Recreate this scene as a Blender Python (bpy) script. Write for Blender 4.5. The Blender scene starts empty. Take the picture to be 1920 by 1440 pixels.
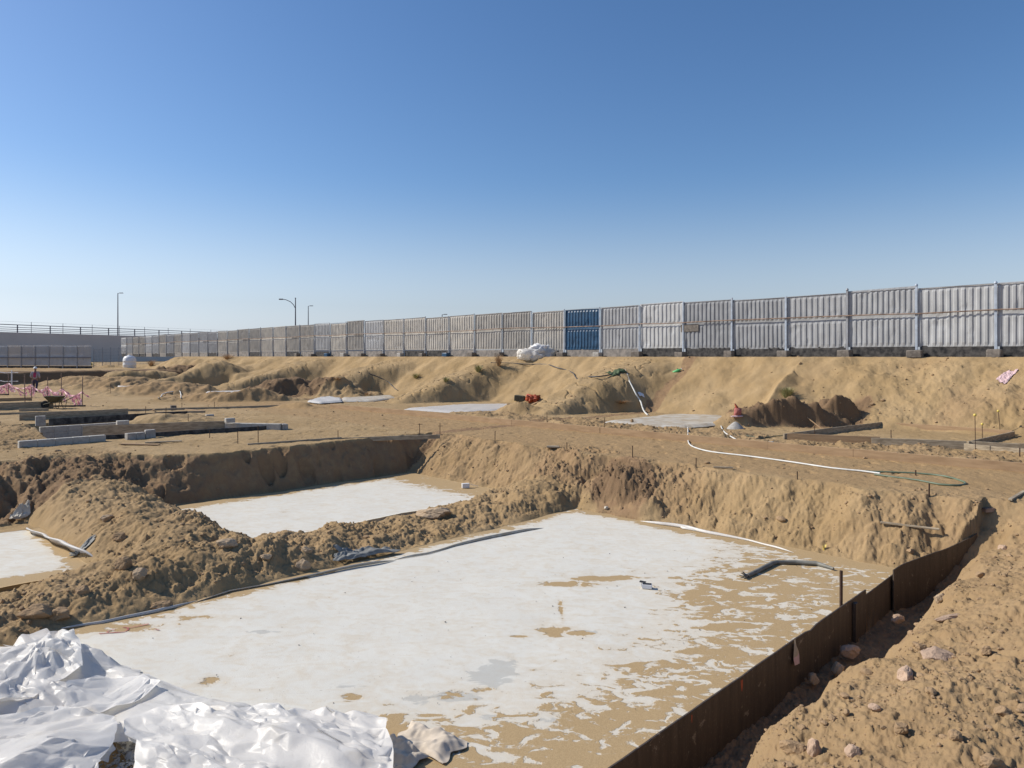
import bpy, math, random
import numpy as np
from mathutils import Vector, Matrix
random.seed(7); RNG = np.random.RandomState(11)
SC = bpy.context.scene
COL = SC.collection

# ------------------------------------------------------------------ camera, sky, sun
# eye level is z = 0, the levelled terrace is z = -2.5 ; X right, Y forward, metres
F = 1300.0; HOR = 668.0; T = -2.5; FLOOR = -3.62; SLAB = -3.56
cam = bpy.data.cameras.new('camera'); co = bpy.data.objects.new('camera', cam); COL.objects.link(co)
co.location = (0, 0, 0); co.rotation_euler = (math.radians(90), 0, 0)
cam.sensor_width = 36; cam.lens = 36*F/1920; cam.shift_y = -(720-HOR)/1920
cam.clip_start = 0.1; cam.clip_end = 20000
SC.camera = co
SUN_EL = math.radians(37); SUN_AZ = math.radians(-78)       # azimuth from +Y, clockwise
sdir = Vector((math.sin(SUN_AZ)*math.cos(SUN_EL), math.cos(SUN_AZ)*math.cos(SUN_EL), math.sin(SUN_EL)))
w = bpy.data.worlds.new('World'); SC.world = w; w.use_nodes = True
nt = w.node_tree; nt.nodes.clear()
sky = nt.nodes.new('ShaderNodeTexSky'); sky.sky_type = 'NISHITA'; sky.sun_disc = False
sky.sun_elevation = SUN_EL; sky.sun_rotation = SUN_AZ
sky.air_density = 1.0; sky.dust_density = 0.6; sky.ozone_density = 2.2; sky.altitude = 0
bg = nt.nodes.new('ShaderNodeBackground'); bg.inputs[1].default_value = 0.10
wo = nt.nodes.new('ShaderNodeOutputWorld')
hs = nt.nodes.new('ShaderNodeHueSaturation'); hs.inputs['Saturation'].default_value = 1.19; hs.inputs['Value'].default_value = 1.0
tn = nt.nodes.new('ShaderNodeMix'); tn.data_type = 'RGBA'; tn.blend_type = 'MULTIPLY'; tn.inputs[0].default_value = 1.0; tn.inputs[7].default_value = (.97, .985, 1.06, 1)
nt.links.new(sky.outputs[0], hs.inputs['Color']); tc = nt.nodes.new('ShaderNodeTexCoord'); sx = nt.nodes.new('ShaderNodeSeparateXYZ'); nt.links.new(tc.outputs['Generated'], sx.inputs[0])
mr = nt.nodes.new('ShaderNodeMapRange'); mr.interpolation_type = 'SMOOTHSTEP'; mr.inputs[1].default_value = -.01; mr.inputs[2].default_value = .26; mr.inputs[3].default_value = .80; mr.inputs[4].default_value = 0
nt.links.new(sx.outputs[2], mr.inputs[0])
hz = nt.nodes.new('ShaderNodeHueSaturation'); hz.inputs['Saturation'].default_value = 0.0; nt.links.new(sky.outputs[0], hz.inputs['Color'])
ht = nt.nodes.new('ShaderNodeMix'); ht.data_type = 'RGBA'; ht.blend_type = 'MULTIPLY'; ht.inputs[0].default_value = 1.0; ht.inputs[7].default_value = (.80, .88, .97, 1); nt.links.new(hz.outputs[0], ht.inputs[6])
hm = nt.nodes.new('ShaderNodeMix'); hm.data_type = 'RGBA'; nt.links.new(mr.outputs[0], hm.inputs[0]); nt.links.new(hs.outputs[0], hm.inputs[6]); nt.links.new(ht.outputs[2], hm.inputs[7])
nt.links.new(hm.outputs[2], tn.inputs[6]); nt.links.new(tn.outputs[2], bg.inputs[0]); nt.links.new(bg.outputs[0], wo.inputs[0])
sl = bpy.data.lights.new('sun', 'SUN'); sl.energy = 4.2; sl.angle = math.radians(0.5); sl.color = (1.0, 0.93, 0.82)
so = bpy.data.objects.new('sun', sl); COL.objects.link(so)
so.rotation_euler = (-sdir).to_track_quat('-Z', 'Y').to_euler()
SC.view_settings.view_transform = 'Standard'; SC.view_settings.look = 'None'
SC.view_settings.exposure = 0.25; SC.view_settings.gamma = 1.0
SC.view_settings.use_curve_mapping = False

# ------------------------------------------------------------------ noise
def _h(ix, iy, seed):
    ix = ix.astype(np.uint32); iy = iy.astype(np.uint32)
    n = ix*np.uint32(374761393) + iy*np.uint32(668265263) + np.uint32((seed*2246822519) & 0xffffffff)
    n = (n ^ (n >> np.uint32(13)))*np.uint32(1274126177)
    n = (n ^ (n >> np.uint32(15)))*np.uint32(2246822519)
    return (n ^ (n >> np.uint32(16))).astype(np.float64)/4294967296.0
def perlin(x, y, seed=0):
    x = np.asarray(x, float)+1000.; y = np.asarray(y, float)+1000.
    ix = np.floor(x).astype(np.int64); iy = np.floor(y).astype(np.int64); fx = x-ix; fy = y-iy
    u = fx*fx*fx*(fx*(fx*6-15)+10); v = fy*fy*fy*(fy*(fy*6-15)+10)
    def g(dx, dy):
        t = _h(ix+dx, iy+dy, seed)*2*math.pi
        return np.cos(t)*(fx-dx)+np.sin(t)*(fy-dy)
    a = g(0, 0)*(1-u)+g(1, 0)*u; b = g(0, 1)*(1-u)+g(1, 1)*u
    return (a*(1-v)+b*v)*1.5
def fbm(x, y, seed=0, oct=4, gain=0.5, lac=2.03):
    s = 0; a = 1.0
    for i in range(oct):
        s = s + a*perlin(x*lac**i, y*lac**i, seed+i*17); a *= gain
    return s
def clods(x, y, cell, seed=0, dens=.6):
    """hemispherical lumps of random size, unit: fraction of cell"""
    x = np.asarray(x, float)/cell+500; y = np.asarray(y, float)/cell+500
    ix = np.floor(x).astype(np.int64); iy = np.floor(y).astype(np.int64)
    out = np.zeros_like(x)
    for dx in (-1, 0, 1):
        for dy in (-1, 0, 1):
            cx = ix+dx; cy = iy+dy
            px = cx+_h(cx, cy, seed); py = cy+_h(cx, cy, seed+1); r = 0.15+0.5*_h(cx, cy, seed+2)**2
            th = _h(cx, cy, seed+3)*3.14; st = 0.6+0.4*_h(cx, cy, seed+4)
            ux = (x-px)*np.cos(th)+(y-py)*np.sin(th); uy = (-(x-px)*np.sin(th)+(y-py)*np.cos(th))/st
            d2 = (ux*ux+uy*uy)/(r*r)
            tl = (_h(cx, cy, seed+5)-.5)*1.3*ux/r+(_h(cx, cy, seed+6)-.5)*1.3*uy/r
            out = np.maximum(out, r*np.clip(1-d2*d2, 0, 1)**.5*np.clip(.75+tl, .15, 1.15)*(_h(cx, cy, seed+7) < dens))
    return out*cell
def facet(x, y, cell, seed, rot=.4):
    """continuous but creased: random heights joined by flat triangles"""
    c, s_ = math.cos(rot), math.sin(rot); u = (x*c+y*s_)/cell+300; v = (-x*s_+y*c)/cell+300
    iu = np.floor(u).astype(np.int64); iv = np.floor(v).astype(np.int64); fu = u-iu; fv = v-iv
    h00 = _h(iu, iv, seed); h10 = _h(iu+1, iv, seed); h01 = _h(iu, iv+1, seed); h11 = _h(iu+1, iv+1, seed)
    return np.where(fu+fv < 1, h00+(h10-h00)*fu+(h01-h00)*fv, h11+(h01-h11)*(1-fu)+(h10-h11)*(1-fv))-.5
def ss(x, e0, e1):
    t = np.clip((x-e0)/(e1-e0), 0, 1); return t*t*(3-2*t)
def lin(x, e0, e1): return np.clip((x-e0)/(e1-e0), 0, 1)

# ------------------------------------------------------------------ terrain height field
# site grid:  a = X - Y , b = X + Y   (the hoarding, boards and footings all follow it)
def P(px, py, z=T):
    Y = F*(-z)/(py-HOR); return ((px-960)/F*Y, Y)
MOUNDS = []   # (X, Y, rx, ry, height, rot)
def addm(px, py, rx, ry, h, rot=0, z=T, steep=1.5): x, y = P(px, py, z); MOUNDS.append((x, y, rx, ry, h, rot, steep))
addm(285, 793, 2.6, 2.4, .36, steep=1.1)         # heap inside block chamber
addm(30, 815, 2.0, 2.2, .22)
addm(60, 765, 1.2, 0.6, .2)
addm(1480, 799, 2.6, 1.7, 1.08, 0, steep=5)      # dug out heap before the timber frame
addm(1580, 797, 2.0, 1.5, 1.02, 0, steep=5)
addm(1410, 799, 1.5, 1.2, .65, 0, steep=2.4)
addm(1672, 787, 1.3, 1.1, .75, 0, steep=2.4)
addm(200, 800, .8, .6, .25)
addm(560, 765, 1.8, .7, .3, -.4)
addm(545, 742, 3.4, 3.0, 1.15, .5, steep=2.6)
addm(480, 752, 2.6, 2.0, .75, .3, steep=3.0)
addm(400, 752, 4.0, 2.0, .5, .1, steep=3.0)
addm(620, 742, 3.4, 2.6, 1.2, -.1, steep=1.6)
addm(440, 722, 5, 3.5, 1.2, .4, steep=2.6)
addm(310, 738, 5.0, 4.0, .8, .3, steep=1.6)
addm(230, 727, 5.0, 4.0, .9, .3, steep=1.4)
addm(160, 722, 5.0, 4.0, .8, .2, steep=1.2)
addm(345, 712, 7.0, 4.5, 1.6, .3, steep=1.8)
addm(980, 775, 1.6, .8, .5, -.4)
def terrain(X, Y, want_masks=False):
    X = np.asarray(X, float); Y = np.asarray(Y, float)
    a0 = X-Y; b0 = X+Y
    wa = fbm(X*.55, Y*.55, 3, 3)*.35; wb = fbm(X*.5, Y*.5, 9, 3)*.35
    a = a0+wa*.6; b = b0+wb*.6
    # ---- embankment with scooped bays
    c = ((a+21.6+7.25) % 14.5)-7.25
    bay = ss(np.abs(c), 6.6, 3.4)
    bay = np.maximum(bay, ss(a0, -19.5, -16.5)*ss(a0, -5, -9))
    left = ss(a0, -58, -92)
    foot = (30.4-6.0*left)*(1-bay)+(37.2-3.2*left)*bay
    topb = 42.7+fbm(X*.2, Y*.2, 21, 2)*.5
    t = lin(b+wb*.5, foot, topb)
    prof = np.where(t < .5, t*.96, .48+(t-.5)*1.04)
    prof = prof+.10*np.sin(np.clip(t, 0, 1)*math.pi)*(1-bay)
    toph = (-0.03-T)*(1-.42*ss(a0, -90, -112)*np.maximum(ss(b0, 44, 36), ss(a0, -122, -130)*ss(b0, 200, 150)*(b0 < 200)))
    z = T+toph*prof
    slope = np.clip(np.minimum(t, 1-t)*8, 0, 1)
    lump = fbm(X*.33, Y*.33, 31, 4)
    z = z+lump*.07*slope*(1-.6*bay)+left*slope*(fbm(X*.16+Y*.1, Y*.16, 37, 4)*.75)
    emb = slope
    # creases on the bank
    cr = np.abs(perlin(a0*.35+fbm(X*.8, Y*.8, 5, 3)*.5, b0*.8, 41))
    z = z-.11*slope*np.clip(1-cr*14, 0, 1)*(1-.8*bay)
    # ---- berm between road boards and footings
    bhi = np.where(a0 > -13.4, 28.35+(a0+12.4)*.367, 30.2); berm = ss(b0, 26.1, 27.3)*ss(b0, bhi, bhi-.7)*ss(a0, -36, -30)
    z = z+berm*(.05+.10*fbm(X*.9, Y*.9, 51, 3))
    # freshly dug faces, rougher and mostly painted dark to stand in for shade
    def ell(px, py, rx, ry, rot=0, z=T):
        x0, y0 = P(px, py, z); c_, s_ = math.cos(rot), math.sin(rot); u = ((X-x0)*c_+(Y-y0)*s_)/rx; v = (-(X-x0)*s_+(Y-y0)*c_)/ry
        return ss(np.sqrt(u*u+v*v)+fbm(X*.8, Y*.8, 620, 3)*.25, 1.0, .75)
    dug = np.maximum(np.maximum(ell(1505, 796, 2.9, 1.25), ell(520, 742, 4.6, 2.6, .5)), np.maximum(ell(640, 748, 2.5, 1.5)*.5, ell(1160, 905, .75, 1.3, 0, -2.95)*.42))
    # far left cut
    cut = ss(a0, -104, -105.6)*ss(b0, 42, 36)
    z = np.maximum(z, T+1.1*cut+fbm(X*.4, Y*.4, 77, 3)*.1*cut)
    # mounds
    mm = np.zeros_like(z)
    for (mx, my, rx, ry, h, rot, steep) in MOUNDS:
        cx, sx = math.cos(rot), math.sin(rot)
        dx = X-mx; dy = Y-my
        u = (dx*cx+dy*sx)/rx; v = (-dx*sx+dy*cx)/ry
        v = v*np.where(v < 0, steep, 0.8)
        d = np.sqrt(u*u+v*v)+fbm(X*.9, Y*.9, 61, 3)*.22
        k = np.clip(1-d, 0, 1); k = k*k*(3-2*k)*.6+np.clip(1.05-d, 0, 1)*.4
        zm = T+h*k; mm = np.maximum(mm, np.clip(k*3, 0, 1)*(h > .4)*ss(zm-z, -.02, .1)); z = np.where(k > 0, np.maximum(z, zm), z)
    # ---- block chamber on the left terrace
    cham = ss(a0, -43.4, -43.3)*ss(a0, -33.25, -33.45)*ss(b0, 6.9, 7.5)*ss(b0, 14.0, 10.0)
    z = np.where(cham > 0, z-cham*.68*ss(z, T+.5, T+.1), z)
    # ---- foundation excavation
    low = ss(b0, 11, 5)
    atop = -25.55-3.2*low+wa*.5; afoot = -24.7-.9*low
    atop = atop+fbm(b0*1.1, a0*.3, 601, 4)*.16; nm_ = (a0 > -32) & (b0 < 22) & (np.abs(X) < 20); rimn = np.zeros(X.shape); i_ = np.nonzero(nm_)
    if len(i_[0]): rimn[i_] = clods(X[i_], Y[i_], .5, 603, .6)*.9
    tA = 1-lin(a0+wb*.25+rimn, atop, afoot); tA = np.clip(tA+ss(tA, 0, .15)*ss(tA, 1, .8)*fbm(b0*1.3, tA*2.2, 605, 4)*(.08+.16*low), 0, 1)
    zA = FLOOR+(T-FLOOR)*tA**.8
    btop = 19.95+fbm(X*.6, Y*.6, 71, 2)*.4; bfoot = 18.15+wa*.35
    btop = btop+.35*ss(a0, -17, -23)+fbm(a0*.7, b0*.3, 607, 2)*.25; bfoot = bfoot+fbm(a0*.8, b0*.2, 609, 2)*.08
    tb = lin(b0, bfoot, btop); tb = np.clip(tb+ss(tb, 0, .15)*ss(tb, 1, .8)*(fbm(a0*1.7, tb*2.6+fbm(X, Y, 616, 2)*.4, 611, 5, .62)*.040+fbm(a0*.35, tb*.5, 613, 2)*.08), 0, 1)
    zB = FLOOR+(T-FLOOR)*(.75*tb+.25*ss(tb, 0, 1))
    wav = fbm(X*.8, Y*.8, 81, 3)*.25
    ar = a0+wav*ss(a0, -4.6, -3.9)
    AB = np.interp(b0, [16.7, 17.4, 18.3, 19.7], [-4.97, -4.85, -4.5, -3.8])-np.interp(b0, [16.7, 19.0], [.16, .08])
    zR = np.interp(ar, [-4.95, -4.3, -4.0, -3.55, -3.2, -1.6, 1.5], [-4.05, -4.1, -3.95, -3.25, -2.98, -2.58, T])
    inside = a0 <= AB
    trend = ss(b0, 20.0, 17.6)
    zR2 = np.maximum(zR, -4.05+.9*(1-trend)); zR2 = zR2*ss(b0, 21.5, 19.0)+T*(1-ss(b0, 21.5, 19.0))
    zBr = -4.1+(T+4.1)*lin(b0, 18.9, 20.6)**.7
    zp = np.where(inside, np.maximum(zA, zB), np.maximum(zR2, zBr))
    r12 = np.interp(b0, [-1, 2, 4, 6, 9, 11.5, 13.5, 16, 18, 19], [.08, .16, .38, .56, .30, .15, .12, .24, .58, .88])
    hw = np.interp(b0, [0, 5, 9, 18], [1.5, 1.9, 1.7, 1.75])
    k12 = np.clip(1-((a0+16.5+wb*.35)/hw)**2, 0, 1)*ss(b0, 22, 19)
    k23 = np.clip(1-((b0-6.35+wa*.3)/1.75)**2, 0, 1)*ss(a0, -15.6, -17.5)*ss(a0, -31, -28)
    h23 = np.interp(a0, [-28, -24.5, -22, -18, -16], [1.1, .72, .62, .62, .6])
    k14 = np.exp(-(((a0+13.6+wb)/2.1)**2+((b0-19.1+wa)/.85)**2)*1.0)
    ridge = FLOOR+np.maximum(np.maximum(r12*k12**.8, h23*k23**.8), 1.02*k14)
    rid = np.clip(np.maximum(np.maximum(k12, k23), k14)*2.2, 0, 1)*(a0 < -5)
    zp = np.where(a0 < -5, np.maximum(zp, ridge+fbm(X*1.3, Y*1.3, 91, 4)*.10*rid), zp)
    z = np.minimum(z, zp) if False else np.where(zp < T-.0005, zp+(z-T), z)
    # lumps standing out of the dug slope
    i_ = np.nonzero((tb > .02) & (tb < .98) & inside & (a0 > -25) & (zp < T-.02))
    if len(i_[0]): z[i_] = z[i_]+clods(a0[i_]*.7+fbm(a0[i_]*2, tb[i_]*3, 617, 3)*.05, tb[i_]*1.6, .26, 618, .35)*.30+clods(a0[i_]*.7, tb[i_]*1.6, .12, 619, .6)*.40
    # ---- masks
    inslab = ss(np.maximum(np.abs(a0+9.85)-4.72, np.maximum(b0-18.0, 2.8-b0)), .12, -.25)
    inslab = np.maximum(inslab, ss(np.maximum(np.abs(a0+21.25)-3.0, np.abs(b0-13)-4.95), .12, -.25))
    inslab = np.maximum(inslab, ss(np.maximum(np.abs(a0+21.45)-2.85, b0-4.65), .12, -.25))
    pitm = lin(T-zp, .02, .25)
    sB = ss(tb, 0, .12)*ss(tb, 1.0, .93)*inside*(a0 > -25)
    sA = ss(T-zA, 0, .1)*ss(zA-FLOOR, 0, .05)
    right = ss(ar, -4.1, -3.4)*ss(a0, 6, 2)*ss(b0, 22.5, 19)
    right = np.maximum(right, ss(a0, -8, -4)*ss(b0, 22.5, 19.5)*ss(b0, 17, 19)*.8)
    trench = (~inside)*ss(ar, -3.6, -4.0)*ss(b0, 20, 19)
    rub = np.clip(rid*(.55+.45*ss(fbm(X*.9, Y*.9, 615, 3), -.4, .4))+.55*sB+sA*(.28+.75*low)+.62*right+.5*trench, 0, 1.3)
    chl = ss(a0, -31.5, -32.5)*ss(b0, 7.4, 6.6)*ss(a0, -47, -44)*ss(b0, -3, 1)
    rub = np.maximum(rub, np.maximum(np.maximum(berm*.75, mm*.6), np.maximum(dug*1.25, chl*.9)))
    bankr = slope*(.32+.45*ss(a0, -17, -10)+.25*ss(perlin(X*.25, Y*.25, 111), 0, .5))*(1-.85*bay*ss(a0, -13, -18))
    rub = np.maximum(rub, bankr)
    flat = (1-np.clip(pitm+slope+berm+right+dug+chl, 0, 1))
    R = np.sqrt(X*X+Y*Y)
    det = np.clip(1.3-R/90, .3, 1)
    n1 = fbm(X*2.2, Y*2.2, 121, 4)*.030
    wx = fbm(X*5, Y*5, 301, 3)*.05; wy = fbm(X*5, Y*5, 311, 3)*.05
    near = ss(R, 30, 16)
    n2 = fbm(X*9, Y*9, 131, 3)*.010
    n3 = (np.abs(fbm(X*7, Y*7, 135, 4, .6))-.3)*-.045
    Xw = X+wx; Yw = Y+wy
    def msk(m, f):
        o_ = np.zeros(X.shape); i_ = np.nonzero(m)
        if len(i_[0]): o_[i_] = f(Xw[i_], Yw[i_])
        return o_
    rm = (rub > .03) & (R < 75)
    cl = msk(rm, lambda x, y: clods(x, y, .62, 141, .35))*.20*ss(perlin(X*.7, Y*.7, 142), -.2, .4)+msk(rm, lambda x, y: clods(x, y, .27, 151, .35))*.28+msk(rm & (R < 26), lambda x, y: clods(x+3, y, .12, 161, .7))*.70+msk(rm & (R < 15), lambda x, y: clods(x+7, y, .055, 165, .7))*.7+msk(rm & (R >= 26) & (R < 50), lambda x, y: clods(x, y, .3, 163, .3))*.30
    soft = fbm(X*1.6, Y*1.6, 171, 4)*.07
    z = z+(1-inslab)*(rub*(cl+soft+n3)*det+flat*(n1*.45+n2*.5+msk((flat > .05) & (R < 32), lambda x, y: clods(x, y, .4, 181, .3))*.05-msk((flat > .05) & (R < 40), lambda x, y: clods(x*1.6, y, .42, 705, .3))*.13)+(1-flat)*(n1*.6+n2*.6))
    # tracks on the road
    z = np.where((inslab > .5) & (zp < SLAB+.03), np.minimum(z, SLAB-.03), z)
    if want_masks:
        damp_shade = np.clip(rid*.28+sA*1.0+sB*.30*ss(a0, -9, -15)+sB*.15+trench*.9+right*.45+mm*.25+dug*1.9+berm*.35+chl*.3, 0, 2)  # moist soil tone, plus painted shade on the dug faces
        damp_shade = np.maximum(damp_shade, 1.8*ss(cut, 0.02, .2)*ss(a0, -112, -107))  # far left cut: shade of its slope painted into the soil
        damp_shade = np.maximum(damp_shade, .45*slope*ss(perlin(a0*.3+.4, b0*.22, 191)+.8*ss(a0, -11, -4)-.25, 0, .5)*ss(a0, -20, -10))
        road = flat*ss(b0, 19.5, 20.5)*ss(b0, 26.6, 26.0)
        return z, damp_shade, rub, road
    return z
def H(x, y): return float(terrain(np.array([x]), np.array([y]))[0])

# ------------------------------------------------------------------ helpers
def tag(o, label=None, cat=None, group=None, kind=None):
    if label: o['label'] = label
    if cat: o['category'] = cat
    if group: o['group'] = group
    if kind: o['kind'] = kind
    return o
def thing(name, label, cat, loc=(0, 0, 0), rz=0, group=None):
    o = bpy.data.objects.new(name, None); COL.objects.link(o); o.empty_display_size = .2
    o.location = loc; o.rotation_euler = (0, 0, rz)
    return tag(o, label, cat, group)
def link(name, me, mat=None, parent=None):
    o = bpy.data.objects.new(name, me); COL.objects.link(o)
    if mat: me.materials.append(mat)
    if parent: o.parent = parent
    return o
def np_mesh(name, V, Q, smooth=True, tri=False):
    me = bpy.data.meshes.new(name); n = 3 if tri else 4
    V = np.ascontiguousarray(V, dtype=np.float32); Q = np.ascontiguousarray(Q, dtype=np.int32)
    me.vertices.add(len(V)); me.vertices.foreach_set('co', V.ravel())
    me.loops.add(Q.size); me.loops.foreach_set('vertex_index', Q.ravel())
    me.polygons.add(len(Q)); me.polygons.foreach_set('loop_start', np.arange(0, Q.size, n, dtype=np.int32))
    me.polygons.foreach_set('use_smooth', np.full(len(Q), smooth))
    me.update(calc_edges=True)
    return me
def grid_quads(nr, nc, wrap=False):
    i = np.arange(nr-1)[:, None]; j = np.arange(nc if wrap else nc-1)[None, :]
    j2 = (j+1) % nc
    return np.stack([i*nc+j, i*nc+j2, (i+1)*nc+j2, (i+1)*nc+j], -1).reshape(-1, 4)
class MB:
    def __init__(s): s.v = []; s.f = []; s.sm = []
    def add(s, vs, fs, sm=False):
        n = len(s.v); s.v += [tuple(v) for v in vs]; s.f += [tuple(i+n for i in f) for f in fs]; s.sm += [sm]*len(fs)
    def box(s, c, d, rz=0, M=None, bev=0, jit=0):
        x, y, z = [k/2 for k in d]
        if bev:
            b = min(bev, x*.8, y*.8, z*.8)
            pts = []
            for sz in (-1, 1):
                for (ex, ey, ez) in ((x-b, y-b, z), (x, y, z-b)) if sz > 0 else ((x, y, z-b), (x-b, y-b, z)):
                    if ex == x:
                        ring = [(-x+b, -y), (x-b, -y), (x, -y+b), (x, y-b), (x-b, y), (-x+b, y), (-x, y-b), (-x, -y+b)]
                    else:
                        ring = [(-ex, -ey)]*1+[(ex, -ey)]*1+[(ex, -ey)]+[(ex, ey)]+[(ex, ey)]+[(-ex, ey)]+[(-ex, ey)]+[(-ex, -ey)]
                        ring = [(-ex+.001, -ey), (ex-.001, -ey), (ex, -ey+.001), (ex, ey-.001), (ex-.001, ey), (-ex+.001, ey), (-ex, ey-.001), (-ex, -ey+.001)]
                    pts.append([(p[0], p[1], sz*ez) for p in ring])
            if pts[0][0][2] > pts[1][0][2]: pts[0], pts[1] = pts[1], pts[0]
            if pts[2][0][2] > pts[3][0][2]: pts[2], pts[3] = pts[3], pts[2]
            vs = [p for r in pts for p in r]
            fs = [tuple(reversed(range(8)))]+[(k*8+i, k*8+(i+1) % 8, k*8+8+(i+1) % 8, k*8+8+i) for k in range(3) for i in range(8)]+[tuple(range(24, 32))]
        else:
            vs = [(-x, -y, -z), (x, -y, -z), (x, y, -z), (-x, y, -z), (-x, -y, z), (x, -y, z), (x, y, z), (-x, y, z)]
            fs = [(3, 2, 1, 0), (4, 5, 6, 7), (0, 1, 5, 4), (1, 2, 6, 5), (2, 3, 7, 6), (3, 0, 4, 7)]
        m = Matrix.Translation(c) @ (M.to_4x4() if M else Matrix.Rotation(rz, 4, 'Z'))
        out = []
        for p in vs:
            q = Vector(p)
            if jit: q += Vector([random.uniform(-jit, jit) for _ in range(3)])
            out.append(m @ q)
        s.add(out, fs); return s
    def beam(s, p, q, wd, ht, up=(0, 0, 1), bev=0):
        p = Vector(p); q = Vector(q); d = q-p; L = d.length; x = d.normalized(); u = Vector(up)
        y = u.cross(x).normalized(); z = x.cross(y)
        M = Matrix((x, y, z)).transposed()
        return s.box((p+q)/2, (L, wd, ht), M=M, bev=bev)
    def tube(s, pts, r, n=8, closed=True, rr=None):
        pts = [Vector(p) for p in pts]; N = len(pts); vs = []; prev = None
        for i, p in enumerate(pts):
            t = (pts[min(i+1, N-1)]-pts[max(i-1, 0)])
            t = t.normalized() if t.length > 1e-9 else Vector((0, 0, 1))
            if prev is None:
                u = t.cross(Vector((0, 0, 1)));
                if u.length < .1: u = t.cross(Vector((1, 0, 0)))
            else:
                u = prev-t*prev.dot(t)
            u.normalize(); prev = u; v = t.cross(u); R = rr[i] if rr else r
            for k in range(n):
                a = 2*math.pi*k/n; vs.append(p+(u*math.cos(a)+v*math.sin(a))*R)
        fs = [(i*n+k, i*n+(k+1) % n, (i+1)*n+(k+1) % n, (i+1)*n+k) for i in range(N-1) for k in range(n)]
        s.add(vs, fs, True)
        if closed: s.add(vs[:n], [tuple(reversed(range(n)))]); s.add(vs[-n:], [tuple(range(n))])
        return s
    def lathe(s, prof, c=(0, 0, 0), n=16, M=None):
        vs = []
        for (r, z) in prof:
            for k in range(n):
                a = 2*math.pi*k/n; p = Vector((r*math.cos(a), r*math.sin(a), z))
                if M: p = M @ p
                vs.append(p+Vector(c))
        N = len(prof)
        s.add(vs, [(i*n+k, i*n+(k+1) % n, (i+1)*n+(k+1) % n, (i+1)*n+k) for i in range(N-1) for k in range(n)], True); return s
    def build(s, name, mat, parent=None, loc=None):
        me = bpy.data.meshes.new(name)
        if loc is not None: vv = [(v[0]-loc[0], v[1]-loc[1], v[2]-loc[2]) for v in s.v]
        else: vv = s.v
        me.from_pydata(vv, [], s.f); me.polygons.foreach_set('use_smooth', s.sm); me.update()
        o = link(name, me, mat, parent)
        if loc is not None: o.location = loc
        return o

# ------------------------------------------------------------------ materials
def mat(name):
    m = bpy.data.materials.new(name); m.use_nodes = True; n = m.node_tree; n.nodes.clear()
    o = n.nodes.new('ShaderNodeOutputMaterial'); b = n.nodes.new('ShaderNodeBsdfPrincipled')
    n.links.new(b.outputs[0], o.inputs[0]); return m, n, b
def N(n, t, **k):
    x = n.nodes.new('ShaderNode'+t)
    for a, v in k.items():
        if a.startswith('i_'): x.inputs[a[2:].replace('_', ' ')].default_value = v
        else: setattr(x, a, v)
    return x
def mixc(n, fac, A, B, blend='MIX'):
    x = n.nodes.new('ShaderNodeMix'); x.data_type = 'RGBA'; x.blend_type = blend
    for s, v in ((0, fac), (6, A), (7, B)):
        if hasattr(v, 'is_linked') or hasattr(v, 'links'): n.links.new(v, x.inputs[s])
        else: x.inputs[s].default_value = v if s == 0 else (*v, 1) if len(v) == 3 else v
    return x.outputs[2]
def mth(n, op, A, B=None, C=None, clamp=False):
    x = n.nodes.new('ShaderNodeMath'); x.operation = op; x.use_clamp = clamp
    for s, v in enumerate((A, B, C)):
        if v is None: continue
        if hasattr(v, 'links'): n.links.new(v, x.inputs[s])
        else: x.inputs[s].default_value = v
    return x.outputs[0]
def ramp(n, f, lo, hi):
    x = n.nodes.new('ShaderNodeMapRange'); x.interpolation_type = 'SMOOTHSTEP'
    n.links.new(f, x.inputs[0]); x.inputs[1].default_value = lo; x.inputs[2].default_value = hi; return x.outputs[0]
def noise(n, scale, detail=4, rough=.55, vec=None, dist=0):
    x = n.nodes.new('ShaderNodeTexNoise'); x.inputs['Scale'].default_value = scale; x.inputs['Detail'].default_value = detail
    x.inputs['Roughness'].default_value = rough; x.inputs['Distortion'].default_value = dist
    if vec is not None: n.links.new(vec, x.inputs['Vector'])
    return x.outputs[0]
def bump(n, b, h, dist, strength=1.0):
    x = n.nodes.new('ShaderNodeBump'); x.inputs['Strength'].default_value = strength; x.inputs['Distance'].default_value = dist
    n.links.new(h, x.inputs['Height']); n.links.new(x.outputs[0], b.inputs['Normal']); return x
def objvec(n): return n.nodes.new('ShaderNodeTexCoord').outputs['Object']
def geovec(n): return n.nodes.new('ShaderNodeNewGeometry').outputs['Position']

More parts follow.
